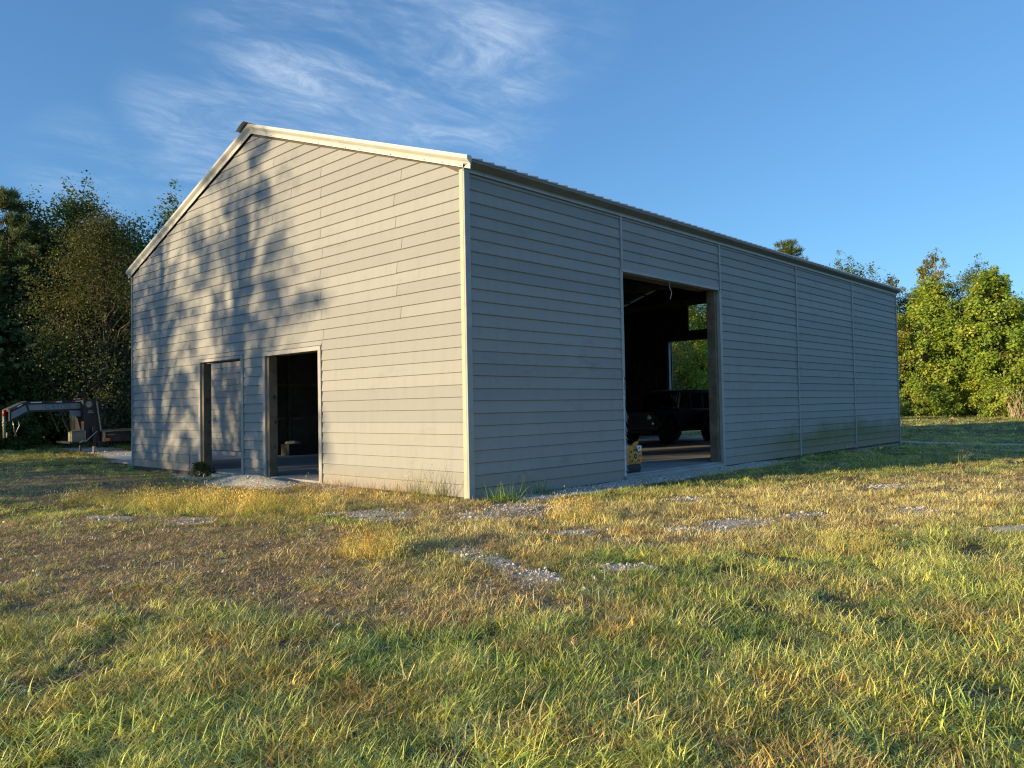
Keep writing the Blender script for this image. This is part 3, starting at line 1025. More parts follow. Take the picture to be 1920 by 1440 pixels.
for s_ in (-1, 1):
    hl = MB().lathe([(.095, .0), (.1, -.03), (.09, -.045), (.03, -.05)], J(s_ * .48, .17, .95), 'y', 18).build('headlight', 'lamp_lens', jeep, True)
    MB().lathe([(.115, .01), (.115, -.02), (.102, -.035), (.1, .0)], J(s_ * .48, .172, .95), 'y', 18).build('headlight_ring', 'black_plastic', jeep, True)
    MB().lathe([(.05, 0), (.05, -.02)], J(s_ * .66, .10, .74), 'y', 12).build('fog_lamp', 'lamp_lens', jeep)
    # fender flares
    for c in (FA, RA):
        m = MB()
        pts = [(c - .60, .62)] + [(c - .60 + .12 * k, 1.12 if 0 < k < 10 else .95) for k in range(1, 10)] + [(c + .60, .62)]
        inner = arch(c, .53)
        outer = [(c - .66 * math.cos(math.pi * k / 8), .60 + .62 * math.sin(math.pi * k / 8) * .9) for k in range(9)]
        m.prism(outer + inner[::-1], lambda a, b: J(s_ * .75, a, b), lambda a, b: J(s_ * .935, a, b))
        m.build('fender', 'black_plastic', jeep)
    # doors, handles, glass
    for (a0, a1) in ((1.62, 2.55), (2.58, 3.42)):
        d = MB(); jbox(d, s_ * .762 - .008, s_ * .762 + .008, a0, a1, .66, 1.22)
        dr_ = d.build('door', 'black_paint', jeep, bevel=.006)
        hd = MB(); jbox(hd, s_ * .785 - .012, s_ * .785 + .012, a1 - .17, a1 - .05, 1.10, 1.13)
        adopt(hd.build('door_handle', 'black_plastic'), dr_).matrix_parent_inverse = Matrix.Identity(4)
    for (a0, a1, b0, b1) in ((1.66, 1.92, 2.52, 2.52), (2.58, 2.58, 3.36, 3.36), (3.44, 3.44, 4.28, 4.22)):
        MB().poly([J(s_ * .752, a0, 1.27), J(s_ * .752, b0, 1.27), J(s_ * .70, b1, 1.80), J(s_ * .70, a1, 1.80)], [(0, 1, 2, 3)]).build('side_window', 'tinted_glass', jeep)
    for (y0, y1) in ((1.52, 1.80), (2.55, 2.55), (3.40, 3.40), (4.42, 4.36)):
        MB().bar(J(s_ * .745, y0, 1.24), J(s_ * .695, y1, 1.84), .05, .07).build('pillar', 'black_paint', jeep)
    mr = MB(); jbox(mr, s_ * .98 - .09, s_ * .98 + .09, 1.72, 1.80, 1.24, 1.42)
    mr.bar(J(s_ * .77, 1.76, 1.26), J(s_ * .93, 1.76, 1.30), .04, .04)
    mr.build('mirror', 'black_plastic', jeep, bevel=.015)
    stp = MB(); jbox(stp, s_ * .82 - .06, s_ * .82 + .06, 1.45, 3.2, .44, .50)
    stp.build('side_step', 'black_steel', jeep)
    for c in (FA, RA):
        cx = s_ * .78
        # tyre with lugs
        t = MB()
        hw = .135
        t.lathe([(.25, -hw), (WR - .06, -hw), (WR - .015, -hw + .03), (WR - .015, hw - .03), (WR - .06, hw), (.25, hw)], J(cx, c, WR), 'x', 28)
        for k in range(28):
            a = 2 * math.pi * k / 28
            for q in (-1, 1):
                p_ = Vector(J(cx + q * .07, c + (WR - .006) * math.cos(a + q * .05), WR + (WR - .006) * math.sin(a + q * .05)))
                tx = Vector((0, -math.sin(a), math.cos(a))); nm = Vector((0, math.cos(a), math.sin(a)))
                t.bar(p_ - tx * .022, p_ + tx * .022, .11, .022, nm)
        ty = t.build('wheel', 'rubber', jeep)
        rmz = MB().lathe([(.255, s_ * .05), (.25, s_ * .12), (.21, s_ * .11), (.16, s_ * .07), (.06, s_ * .10), (.02, s_ * .11)], J(cx, c, WR), 'x', 20)
        for k in range(5):
            a = 2 * math.pi * k / 5
            rmz.bar(Vector(J(cx + s_ * .1, c, WR)), Vector(J(cx + s_ * .115, c + .23 * math.cos(a), WR + .23 * math.sin(a))), .06, .03, (1, 0, 0))
        adopt(rmz.build('rim', 'black_steel'), ty).matrix_parent_inverse = Matrix.Identity(4)
MB().poly([J(-.66, 1.50, 1.26), J(.66, 1.50, 1.26), J(.62, 1.80, 1.82), J(-.62, 1.80, 1.82)], [(0, 1, 2, 3)]).build('windscreen', 'tinted_glass', jeep)
MB().prism([(1.74, 1.80), (1.80, 1.90), (2.3, 1.945), (4.2, 1.945), (4.42, 1.90), (4.42, 1.80)], lambda a, b: J(-.71, a, b), lambda a, b: J(.71, a, b)).build('roof', 'black_plastic', jeep, bevel=.02)
m = MB(); jbox(m, -.70, .70, 4.40, 4.52, .62, 1.26); m.build('tailgate', 'black_paint', jeep, bevel=.01)
MB().poly([J(-.66, 4.44, 1.28), J(.66, 4.44, 1.28), J(.62, 4.38, 1.80), J(-.62, 4.38, 1.80)], [(0, 1, 2, 3)]).build('rear_window', 'tinted_glass', jeep)
m = MB(); jbox(m, -.92, .92, .0, .17, .50, .70); m.build('front_bumper', 'black_steel', jeep, bevel=.02)
m = MB(); jbox(m, -.82, .82, 4.52, 4.66, .50, .68); m.build('rear_bumper', 'black_steel', jeep, bevel=.02)
MB().lathe([(.2, -.11), (WR - .05, -.12), (WR, -.08), (WR, .08), (WR - .05, .12), (.2, .11)], J(.05, 4.66, 1.10), 'y', 24).build('spare_wheel', 'rubber', jeep)
m = MB(); jbox(m, -.5, .5, .3, 4.3, .40, .62); jbox(m, -.7, .7, FA - .05, FA + .05, .38, .48); jbox(m, -.7, .7, RA - .05, RA + .05, .38, .48)
m.build('chassis', 'black_steel', jeep)

# ------------------------------------------------------------------ the gooseneck trailer by the trees (runs along +Y)
tx = -24.0                       # near side plane
S_ = (9.1525 - tx) / 31.15


def TY(y): return -8.725 + (y + 8.725) * S_
def TZ(z): return 1.388 + (z - 1.388) * S_


trl = thing('gooseneck_trailer', (tx - .9, TY(1.8), -.12), 'black gooseneck flatbed trailer with a pale lettered neck parked by the trees', 'trailer')
NW = 1.0      # neck width


def side_prism(pts, x0, x1, name, mat, parent=trl, bevel=0):
    return MB().prism([(TY(a), TZ(b)) for a, b in pts], lambda a, b: (x0, a, b), lambda a, b: (x1, a, b)).build(name, mat, parent, bevel=bevel)


ni0, ni1 = tx - .55, tx - .55 - NW
neck = [(-.88, 1.22), (-.88, 1.62), (-.36, 1.90), (1.9, 1.945), (1.9, 1.50), (-.18, 1.53), (-.55, 1.36)]
for xa in (ni0, ni1 + .12):
    side_prism(neck, xa - .12, xa, 'neck_beam', 'black_steel', bevel=.008)
side_prism([(-.88, 1.56), (-.88, 1.63), (-.36, 1.91), (1.9, 1.955), (1.9, 1.90), (-.36, 1.85)], ni1 + .125, ni0 - .125, 'neck_top', 'black_steel')
side_prism([(-.82, 1.28), (-.82, 1.53), (-.375, 1.775), (-.315, 1.565)], ni0 + .001, ni0 + .005, 'nose_panel', 'panel_white')
side_prism([(-.30, 1.79), (1.43, 1.835), (1.43, 1.635), (-.25, 1.59)], ni0 + .001, ni0 + .005, 'name_panel', 'panel_white')
side_prism([(1.04, 1.565), (1.43, 1.555), (1.43, 1.335), (1.12, 1.335)], ni0 - .10, ni0 + .004, 'gusset_panel', 'panel_white')


def text_mesh(body_, size, mat, centre, parent, name, rot=0., shear=0.):
    cu = bpy.data.curves.new(name, 'FONT')
    cu.body = body_; cu.size = size; cu.extrude = .002; cu.align_x = 'CENTER'; cu.align_y = 'CENTER'; cu.shear = shear; cu.space_character = 1.15
    to = bpy.data.objects.new(name, cu)
    col.objects.link(to)
    bpy.context.view_layer.update()
    dg = bpy.context.evaluated_depsgraph_get()
    me_ = bpy.data.meshes.new_from_object(to.evaluated_get(dg))
    bpy.data.objects.remove(to)
    # text lies in XY: turn so that it reads along +Y and faces +X
    mt = Matrix(((0, 0, 1, 0), (1, 0, 0, 0), (0, 1, 0, 0), (0, 0, 0, 1)))
    me_.transform(Matrix.Translation(Vector(centre)) @ Matrix.Rotation(rot, 4, 'X') @ mt)
    me_.materials.clear(); me_.materials.append(M[mat])
    o = bpy.data.objects.new(name, me_)
    col.objects.link(o)
    return adopt(o, parent)


text_mesh('GATOR', .25, 'panel_teal', (ni0 + .008, TY(.66), TZ(1.712)), trl, 'lettering', R_(.8), .1)
text_mesh('O', .20, 'panel_blue', (ni0 + .008, TY(-.58), TZ(1.535)), trl, 'lettering', R_(28), .1)
# riser, head board with round sticker, diagonal braces
side_prism([(1.42, 1.95), (1.87, 1.95), (2.02, .76), (2.02, .36), (1.50, .36), (1.44, 1.3)], tx - 1.9, tx - .25, 'riser', 'black_steel', bevel=.01)
MB().lathe([(.062 * 2, 0), (.062 * 2, .004)], (tx - .249, TY(1.63), TZ(1.785)), 'x', 20).build('round_sticker', 'rust_steel', trl)
side_prism([(1.60, 1.55), (1.74, 1.555), (1.74, 1.52), (1.60, 1.515)], tx - .2495, tx - .246, 'small_sticker', 'panel_white')
side_prism([(1.58, 1.50), (1.78, 1.505), (1.78, 1.46), (1.58, 1.455)], tx - .2495, tx - .246, 'small_sticker', 'panel_white')
MB().bar((tx - .2, TY(1.88), TZ(1.86)), (tx - .2, TY(2.03), TZ(.76)), .03, .05).build('brace', 'rust_steel', trl)
MB().bar((tx - .45, TY(.72), TZ(1.5)), (tx - .45, TY(1.02), TZ(.76)), .05, .06).build('brace', 'black_steel', trl)
MB().bar((tx - 1.6, TY(.72), TZ(1.5)), (tx - 1.6, TY(1.02), TZ(.76)), .05, .06).build('brace', 'black_steel', trl)
side_prism([(1.0, .34), (1.0, .42), (2.05, .42), (2.05, .34)], tx - 1.95, tx - .2, 'front_frame', 'black_steel')
# coupler tube, hitch bits, safety chains
ct = MB().tube([(tx - 1.0, TY(-.94), TZ(1.62)), (tx - 1.0, TY(-.93), TZ(.62))], .045, 10)
ct.lathe([(.065, -.04), (.065, .04)], (tx - 1.0, TY(-.935), TZ(1.17)), 'z', 10).lathe([(.065, -.03), (.065, .03)], (tx - 1.0, TY(-.935), TZ(1.07)), 'z', 10)
ct.build('coupler_tube', 'rust_steel', trl, True)
MB().tube([(tx - .93, TY(-.86), TZ(.82)), (tx - .93, TY(-.86), TZ(.63))], .035, 8).build('coupler_latch', 'rust_steel', trl, True)
MB().tube([(tx - 1.0, TY(-.935), TZ(1.63)), (tx - 1.0, TY(-.935), TZ(1.40))], .05, 10).build('coupler_band', 'tape_red', trl, True)
for (a, b_, c) in ((-.74, -.70, -.6), (-.56, -.62, -.68)):
    MB().tube([(tx - .7, TY(a), TZ(1.22)), (tx - .7, TY(a + .03), TZ(1.05)), (tx - .7, TY(b_), TZ(.85)), (tx - .7, TY(c), TZ(.66))], [.016, .014, .014, .012], 6).build('safety_chain', 'steel', trl, True)
# reflective tape along the neck
for (a0, a1, z0, sl, c) in ((-.22, .14, 1.855, .006, 'tape_white'), (.46, .62, 1.868, .002, 'tape_red'), (.62, .80, 1.87, .002, 'tape_white'), (1.14, 1.26, 1.885, .0, 'tape_red'), (1.26, 1.42, 1.888, .0, 'tape_white')):
    side_prism([(a0, z0), (a1, z0 + sl), (a1, z0 + sl + .034), (a0, z0 + .034)], ni0 + .001, ni0 + .004, 'reflective_tape', c)
for (a0, a1, c) in ((-.76, -.66, 'tape_red'), (-.64, -.48, 'tape_white')):
    f = lambda a: 1.60 + (a + .82) * .55
    side_prism([(a0, f(a0)), (a1, f(a1)), (a1, f(a1) + .035), (a0, f(a0) + .035)], ni0 + .001, ni0 + .004, 'reflective_tape', c)
side_prism([(-.87, 1.655), (-.32, 1.925), (-.28, 1.93), (-.28, 1.915), (-.36, 1.905), (-.87, 1.635)], ni1 + .2, ni0 - .2, 'top_plate', 'steel')
side_prism([(1.15, 1.955), (1.56, 2.01), (1.56, 2.04), (1.15, 1.985)], tx - .4, tx - .37, 'reflector_bar', 'tape_red')
side_prism([(1.24, 1.972), (1.36, 1.987), (1.36, 2.012), (1.24, 1.997)], tx - .3695, tx - .366, 'reflective_tape', 'tape_white')
side_prism([(1.15, 1.965), (1.20, 1.972), (1.20, 1.990), (1.15, 1.983)], tx - .3695, tx - .366, 'reflective_tape', 'tape_white')
MB().bar((tx - .385, TY(1.5), TZ(1.94)), (tx - .385, TY(1.5), TZ(2.02)), .03, .03).build('reflector_post', 'black_steel', trl)
# tool box
side_prism([(1.02, .40), (1.02, .78), (1.48, .79), (1.48, .40)], tx - .62, tx - .16, 'tool_box', 'box_tan', bevel=.012)
side_prism([(1.005, .785), (1.30, .83), (1.36, .84), (1.495, .80), (1.495, .79)], tx - .64, tx - .14, 'tool_box_lid', 'box_tan', bevel=.006)
for a in (1.02, 1.46):
    MB().bar((tx - .155, TY(a), TZ(.40)), (tx - .155, TY(a), TZ(.80)), .03, .03).build('box_corner', 'rust_steel', trl)
# jacks
for (x_, a) in ((tx - .12, 1.76), (tx - 1.75, 1.78)):
    MB().bar((x_, TY(a), TZ(.95)), (x_, TY(a), TZ(.22)), .11, .11).build('jack_leg', 'black_steel', trl)
    MB().bar((x_, TY(a), TZ(.30)), (x_, TY(a), -.135), .08, .08).build('jack_foot', 'rust_steel', trl)
    MB().box(x_ - .11, x_ + .11, TY(a) - .11, TY(a) + .11, -.145, -.12).build('jack_pad', 'rust_steel', trl)
MB().tube([(tx - .02, TY(1.22), TZ(.36)), (tx - .02, TY(1.35), TZ(.44)), (tx - .02, TY(1.45), TZ(.42)), (tx - .05, TY(1.85), TZ(.78))], .02, 6).build('jack_crank', 'steel', trl)
# deck
DE = 8.3
side_prism([(2.02, .36), (2.02, .74), (DE, .80), (DE, .40)], tx - 1.95, tx - .16, 'deck_frame', 'black_steel')
side_prism([(2.03, .745), (2.03, .775), (DE, .835), (DE, .805)], tx - 2.05, tx - .06, 'deck_rail', 'steel')
for k in range(8):
    xx = tx - .2 - k * .22
    side_prism([(2.05, .776), (2.05, .80), (DE - .02, .86), (DE - .02, .836)], xx - .20, xx, 'deck_plank', 'wood_frame')
side_prism([(2.06, .37), (2.06, .74), (2.16, .74), (2.16, .37)], tx - .159, tx - .12, 'stake_pocket', 'rust_steel')
side_prism([(2.12, .395), (2.12, .50), (2.31, .50), (2.31, .395)], tx - .119, tx - .07, 'marker_lamp', 'amber')
side_prism([(2.24, .60), (2.24, .63), (2.5, .64), (2.5, .61)], tx - .159, tx - .14, 'reflective_tape', 'panel_white')
for k, c in enumerate((5.4, 6.35)):
    for x_ in (tx - .28, tx - 1.75):
        w_ = MB().lathe([(.2, -.1), (.34, -.11), (.39, -.08), (.39, .08), (.34, .11), (.2, .1)], (x_, TY(c), .27), 'x', 20).build('wheel', 'rubber', trl)
        adopt(MB().lathe([(.2, .06), (.18, .1), (.06, .08), (.05, .11)], (x_, TY(c), .27), 'x', 16).build('rim', 'steel'), w_).matrix_parent_inverse = Matrix.Translation(-Vector((tx - .9, TY(1.8), -.12))).inverted() @ Matrix.Translation(-Vector((tx - .9, TY(1.8), -.12)))


# ------------------------------------------------------------------ trees
def leaf_arrays(pos, nrm, size, aspect, rg):
    """diamond leaves, slightly folded: n x 4 vertices"""
    n_ = len(pos)
    r = rg.normal(size=(n_, 3))
    u = np.cross(nrm, r); u /= np.linalg.norm(u, axis=1)[:, None] + 1e-9
    v = np.cross(nrm, u)
    s_ = size[:, None]
    a = pos - u * s_ * .5
    b_ = pos + v * s_ * aspect * .5 - nrm * s_ * .06
    c = pos + u * s_ * .5
    d = pos - v * s_ * aspect * .5 - nrm * s_ * .06
    return np.stack([a, b_, c, d], 1).reshape(-1, 3)


def quads_mesh(name, co, colr, mat):
    me_ = bpy.data.meshes.new(name)
    nv = len(co); nf = nv // 4
    me_.vertices.add(nv); me_.vertices.foreach_set('co', co.astype(np.float32).ravel())
    me_.loops.add(nv); me_.loops.foreach_set('vertex_index', np.arange(nv, dtype=np.int32))
    me_.polygons.add(nf); me_.polygons.foreach_set('loop_start', np.arange(0, nv, 4, dtype=np.int32))
    me_.update(calc_edges=True)
    at = me_.attributes.new('leafcol', 'FLOAT_COLOR', 'POINT')
    c4 = np.ones((nv, 4), np.float32); c4[:, :3] = np.repeat(colr, 4, axis=0)
    at.data.foreach_set('color', c4.ravel())
    me_.materials.append(M[mat])
    return me_


def limb(m, p, q, r0, r1, rg, n=4, k=6, sag=.08):
    p, q = np.array(p, float), np.array(q, float)
    L_ = np.linalg.norm(q - p)
    pts = []
    for i in range(n + 1):
        t = i / n
        j = rg.normal(size=3) * L_ * .035 * (0 < i < n)
        pts.append(p + (q - p) * t + j + np.array([0, 0, sag * L_ * math.sin(math.pi * t)]))
    m.tube(pts, [r0 + (r1 - r0) * i / n for i in range(n + 1)], k)
    return pts


def broadleaf(name, seed, H, rad, base, nclu, nleaf, lsize, cols, shape='oval', crown_open=.0, spread=.55, bark='bark', topthin=0., shoots=0):
    """cols: list of (rgb, weight). returns trunk mesh, crown mesh"""
    rg = np.random.default_rng(seed)
    m = MB()
    lean = rg.normal(size=2) * .03 * H
    tp = [np.array([lean[0] * t * t, lean[1] * t * t, H * .93 * t]) + rg.normal(size=3) * np.array([.07, .07, 0]) * (t > 0) for t in np.linspace(0, 1, 8)]
    tp[0][2] = -.3
    tr_ = H * .017 + .03
    m.tube(tp, [tr_ * (1.25 if i == 0 else 1 - .9 * i / 7) for i in range(8)], 9)
    # bumpy envelope
    ph = rg.uniform(0, 6.28, 6)

    def env(t, a):
        if shape == 'oval': r = math.sin(math.pi * min(1, (t * .92 + .06))) ** .65
        elif shape == 'cone': r = (1 - t) ** .75 * (1 if t > .08 else .5 + t * 6)
        elif shape == 'broad': r = (1 - t ** 2.6) * (.62 + .38 * min(1, t * 3))
        else: r = 1 - .3 * t
        return rad * r * (1 + .22 * math.sin(2 * a + ph[0] + 3 * t) + .15 * math.sin(3 * a + ph[1] - 5 * t) + .12 * math.sin(5 * a + ph[2] + 9 * t))
    cen, wts = [], []
    for k in range(nclu):
        t = rg.random() ** .9
        a = rg.uniform(0, 2 * math.pi)
        rho = env(t, a) * (rg.random() ** .38)
        z = base + (H - base) * t
        i = min(6, int(z / (H * .93) * 7)) if z < H * .93 else 6
        ax = tp[i]
        cen.append(np.array([ax[0] + rho * math.cos(a), ax[1] + rho * math.sin(a), z]))
        wts.append(1 - topthin * t ** 2)
    for k in range(shoots):      # upright leaders that break the outline
        a = rg.uniform(0, 2 * math.pi); t = rg.uniform(.35, .97)
        rho = env(t, a) * rg.uniform(.55, 1.0)
        z = base + (H - base) * t
        for q in range(5):
            z += H * .028 * rg.uniform(.7, 1.3)
            cen.append(np.array([tp[5][0] + rho * math.cos(a) + rg.normal(0, .08), tp[5][1] + rho * math.sin(a) + rg.normal(0, .08), z])); wts.append(.42 - .06 * q)
    nclu = len(cen)
    cen = np.array(cen); wts = np.array(wts)
    # limbs reach to every few clusters
    for k in range(0, nclu, max(1, nclu // 70)):
        c = cen[k]
        z0 = max(base * .75, c[2] - rg.uniform(.12, .34) * H)
        f_ = min(.98, z0 / (H * .93)); i = int(f_ * 7); fr = f_ * 7 - i
        st = tp[i] * (1 - fr) + tp[min(7, i + 1)] * fr
        limb(m, st, c, tr_ * .38 * (1 - f_ * .7), .012, rg, 4, 5)
    # leaves
    cnt = np.maximum(2, (nleaf / nclu * wts * rg.uniform(.5, 1.5, nclu))).astype(int)
    idx = np.repeat(np.arange(nclu), cnt)
    sg = rad * spread * .28 * rg.uniform(.6, 1.4, nclu) * np.where(wts < .45, .45, 1)
    off = rg.normal(size=(len(idx), 3)); off /= np.maximum(1, np.linalg.norm(off, axis=1) / 1.9)[:, None]
    pos = cen[idx] + off * sg[idx][:, None] * np.array([1, 1, .72])
    axis_pt = np.stack([np.zeros(len(pos)), np.zeros(len(pos)), pos[:, 2] * .8], 1)
    out = pos - axis_pt; out /= np.linalg.norm(out, axis=1)[:, None] + 1e-9
    nrm = out * .55 + np.array([0, 0, .55]) + rg.normal(size=pos.shape) * .6
    nrm /= np.linalg.norm(nrm, axis=1)[:, None] + 1e-9
    size = lsize * rg.uniform(.55, 1.35, len(pos))
    co = leaf_arrays(pos, nrm, size, .62, rg)
    cc = np.array([c for c, w_ in cols]); pw = np.array([w_ for c, w_ in cols], float); pw /= pw.sum()
    clu_c = cc[rg.choice(len(cols), nclu, p=pw)] * rg.uniform(.8, 1.2, (nclu, 1))
    lc = clu_c[idx] * .6 + .4 * cc[rg.choice(len(cols), len(idx), p=pw)]
    lc = lc * rg.uniform(.72, 1.28, (len(idx), 1))
    return m.mesh(name + '_trunk', bark, True), quads_mesh(name + '_crown', co, lc, 'leaf')


def pine(name, seed, H, rad, base, whorls, tuft_n, cols):
    rg = np.random.default_rng(seed)
    m = MB()
    tp = [np.array([0, 0, H * t]) + rg.normal(size=3) * np.array([.05, .05, 0]) * (t > 0) for t in np.linspace(0, 1, 9)]
    tp[0][2] = -.3
    tr_ = .018 * H
    m.tube(tp, [tr_ * (1.2 if i == 0 else 1 - .93 * i / 8) for i in range(9)], 9)
    P, D = [], []
    for w_ in range(whorls):
        t = (w_ + rg.random() * .5) / whorls
        z = base + (H - base) * t
        nb = rg.integers(4, 7)
        for k in range(nb):
            a = rg.uniform(0, 6.28)
            L_ = rad * ((1 - t) ** .7 * .9 + .12) * rg.uniform(.65, 1.15) * min(1, .45 + t * 2.2)
            e = np.array([L_ * math.cos(a), L_ * math.sin(a), z + L_ * rg.uniform(.1, .42)])
            pts = limb(m, [0, 0, z], e, .035 * (1 - t) + .012, .008, rg, 4, 5, -.03)
            for q in range(int(5 + L_ * 5)):
                s_ = rg.uniform(.35, 1.0)
                i = min(3, int(s_ * 4)); b_ = pts[i] + (pts[i + 1] - pts[i]) * (s_ * 4 - i)
                sd = rg.normal(size=3) * .28 * (1.1 - .5 * s_); sd[2] = abs(sd[2]) * .6
                P.append(b_ + sd); d = (e - np.array([0, 0, z])) / L_ * .4 + np.array([0, 0, .9]) + rg.normal(size=3) * .35
                D.append(d / np.linalg.norm(d))
    P.append(np.array([0, 0, H])); D.append(np.array([0, 0, 1.]))
    P, D = np.array(P), np.array(D)
    idx = np.repeat(np.arange(len(P)), tuft_n)
    d = D[idx] * .75 + rg.normal(size=(len(idx), 3)) * .5
    d /= np.linalg.norm(d, axis=1)[:, None]
    p0 = P[idx] + rg.normal(size=(len(idx), 3)) * .07
    L_ = rg.uniform(.16, .34, len(idx))[:, None]
    sd = np.cross(d, rg.normal(size=d.shape)); sd /= np.linalg.norm(sd, axis=1)[:, None]
    wd = .017
    co = np.stack([p0 - sd * wd, p0 + sd * wd, p0 + d * L_ + sd * wd * .4, p0 + d * L_ - sd * wd * .4], 1).reshape(-1, 3)
    cc = np.array(cols)
    lc = cc[rg.integers(0, len(cc), len(P))][idx] * rg.uniform(.7, 1.3, (len(idx), 1))
    return m.mesh(name + '_trunk', 'bark', True), quads_mesh(name + '_crown', co, lc, 'needle')


OLIVE = [((.120, .135, .038), 4), ((.085, .112, .034), 4), ((.165, .14, .05), 2)]
DGREEN = [((0.072, 0.120, 0.038), 4), ((0.104, 0.144, 0.045), 3), ((0.160, 0.176, 0.056), 1)]
MGREEN = [((0.135, 0.198, 0.054), 4), ((0.198, 0.243, 0.063), 3), ((0.090, 0.144, 0.045), 2)]
BRIGHT = [((.33, .43, .06), 5), ((.25, .37, .06), 4), ((.47, .47, .08), 2)]
YELLOW = [((.46, .40, .075), 3), ((.36, .36, .07), 3), ((.30, .36, .06), 2)]
P_OLIVE = broadleaf('olive', 11, 10.4, 3.9, .9, 300, 60000, .10, OLIVE, 'broad', spread=.50, shoots=20)
P_DARK = broadleaf('dark', 12, 13.0, 3.3, 2.6, 240, 30000, .17, DGREEN, 'oval', spread=.58, shoots=14)
P_MID = broadleaf('mid', 13, 13.0, 3.0, 2.2, 190, 27000, .17, MGREEN, 'oval', spread=.55, shoots=18)
P_BRIGHT = broadleaf('bright', 14, 11.0, 4.3, .3, 165, 50000, .24, BRIGHT, 'broad', spread=.38, shoots=34)
P_YEL = broadleaf('yellow', 15, 8.6, 2.2, .0, 75, 16000, .20, YELLOW, 'oval', spread=.55, shoots=14)
P_SPARSE = broadleaf('sparse', 16, 14.2, 1.6, 5.0, 75, 5200, .19, [((.26, .27, .07), 3), ((.34, .31, .09), 2)], 'oval', spread=.5, bark='bark_pale', topthin=.3)
P_LOW = broadleaf('low', 17, 3.4, 2.1, .0, 120, 12000, .16, MGREEN, 'broad', spread=.6)
P_LOWB = broadleaf('lowbright', 37, 3.4, 2.1, .0, 90, 13000, .19, BRIGHT, 'broad', spread=.5, shoots=16)
P_SHADE = broadleaf('shade', 18, 17.0, 5.2, 2.6, 125, 9500, .20, MGREEN, 'oval', spread=.21)
P_PINE = pine('pine', 19, 13.4, 3.3, 2.6, 25, 22, [(.08, .12, .045), (.10, .15, .05), (.15, .17, .06)])
P_WALL = broadleaf('wall', 20, 10.5, 4.8, .2, 150, 17000, .34, DGREEN, 'broad', spread=.62)

_tree_first = {}


def tree(proto, name, px_r, label, group=None, s=1.0, rz=None, sz=None, cat='tree'):
    x, y = px_r
    z = float(height(np.array([x]), np.array([y]))[0])
    root = thing(name, (x, y, z), label, cat, group)
    root.rotation_euler[2] = random.uniform(0, 6.28) if rz is None else rz
    root.scale = (s, s, sz if sz else s)
    for me_, nm in ((proto[0], 'trunk'), (proto[1], 'crown')):
        o = bpy.data.objects.new(nm, me_)
        col.objects.link(o)
        o.parent = root
    return root


# left edge of the lot, behind the trailer
tree(P_PINE, 'pine_tree', (-35.0, 2.2), 'dark green pine standing behind the trailer neck', s=.94, rz=.4)
tree(P_DARK, 'oak_tree', (-35.5, 5.2), 'tall dark leafy tree between the pine and the paler treetop', s=.98, rz=1.)
tree(P_MID, 'poplar_tree', (-34.6, 9.6), 'fresh green tree with two tops beside the gable roof edge', s=1.0, rz=2.2)
tree(P_OLIVE, 'olive_green_tree', (-29.4, 4.6), 'broad olive brown small-leaved tree hanging over the trailer', s=1.02, rz=.3)
tree(P_PINE, 'pine_tree', (-37.5, -1.5), 'slender pine at the outer side of the dark pine', s=.94, rz=2.)
for k, (x, y, pr, s_) in enumerate(((-39.5, 5.6, P_DARK, .92), (-38.2, 8.2, P_WALL, 1.05), (-37.0, 3.6, P_WALL, 1.0), (-42, 3.5, P_DARK, .85), (-43, 8, P_DARK, .8), (-41, 12.5, P_MID, .8), (-38, 14, P_DARK, .85), (-47, 6, P_WALL, .9), (-46, 0, P_WALL, .95), (-40, 8.5, P_WALL, .85), (-38.5, 3.0, P_WALL, .8), (-37.0, 11.5, P_WALL, .8), (-34, 15.5, P_WALL, .8))):
    tree(pr, 'forest_tree', (x, y), 'dark leafy tree deep in the wood behind the trailer', 'wood behind the trailer', s=s_)
for (x, y, s_) in ((-31.5, -1.5, .7), (-31.5, 1.5, .6), (-32, 7.5, .75), (-30.5, 9.5, .7)):
    tree(P_LOW, 'understorey_shrub', (x, y), 'low dark shrub under the trees behind the trailer', 'shrubs behind the trailer', s=s_, cat='shrub')
# the wood goes on towards the sun, beyond the picture, and throws its shade on gable and trailer
for (x, y, s_) in ((-41, -8, .9), (-43, -15, .95), (-41.5, -22, .9), (-44, -29, .95), (-42, -36, .9), (-48, -44, .95), (-50, -20, .9), (-50, -34, .95)):
    tree(P_WALL, 'edge_tree', (x, y), 'dense tree at the wood edge that shades the trailer', 'shading trees at the wood edge', s=s_, sz=s_ * 1.15)
for (x, y, s_, r) in ((-17.6, -29.0, 0.80, .2), (-21.6, -27.5, 0.75, 1.3), (-24.2, -31.0, 0.73, 4.0), (-27.8, -28.5, 0.71, 5), (-25.9, -26.0, 0.64, 2.2), (-15.6, -26.0, 0.53, 3.3)):
    tree(P_SHADE, 'tall_tree', (x, y), 'tall open tree whose dappled shadow falls on the gable', 'trees shading the gable', s=s_, rz=r)

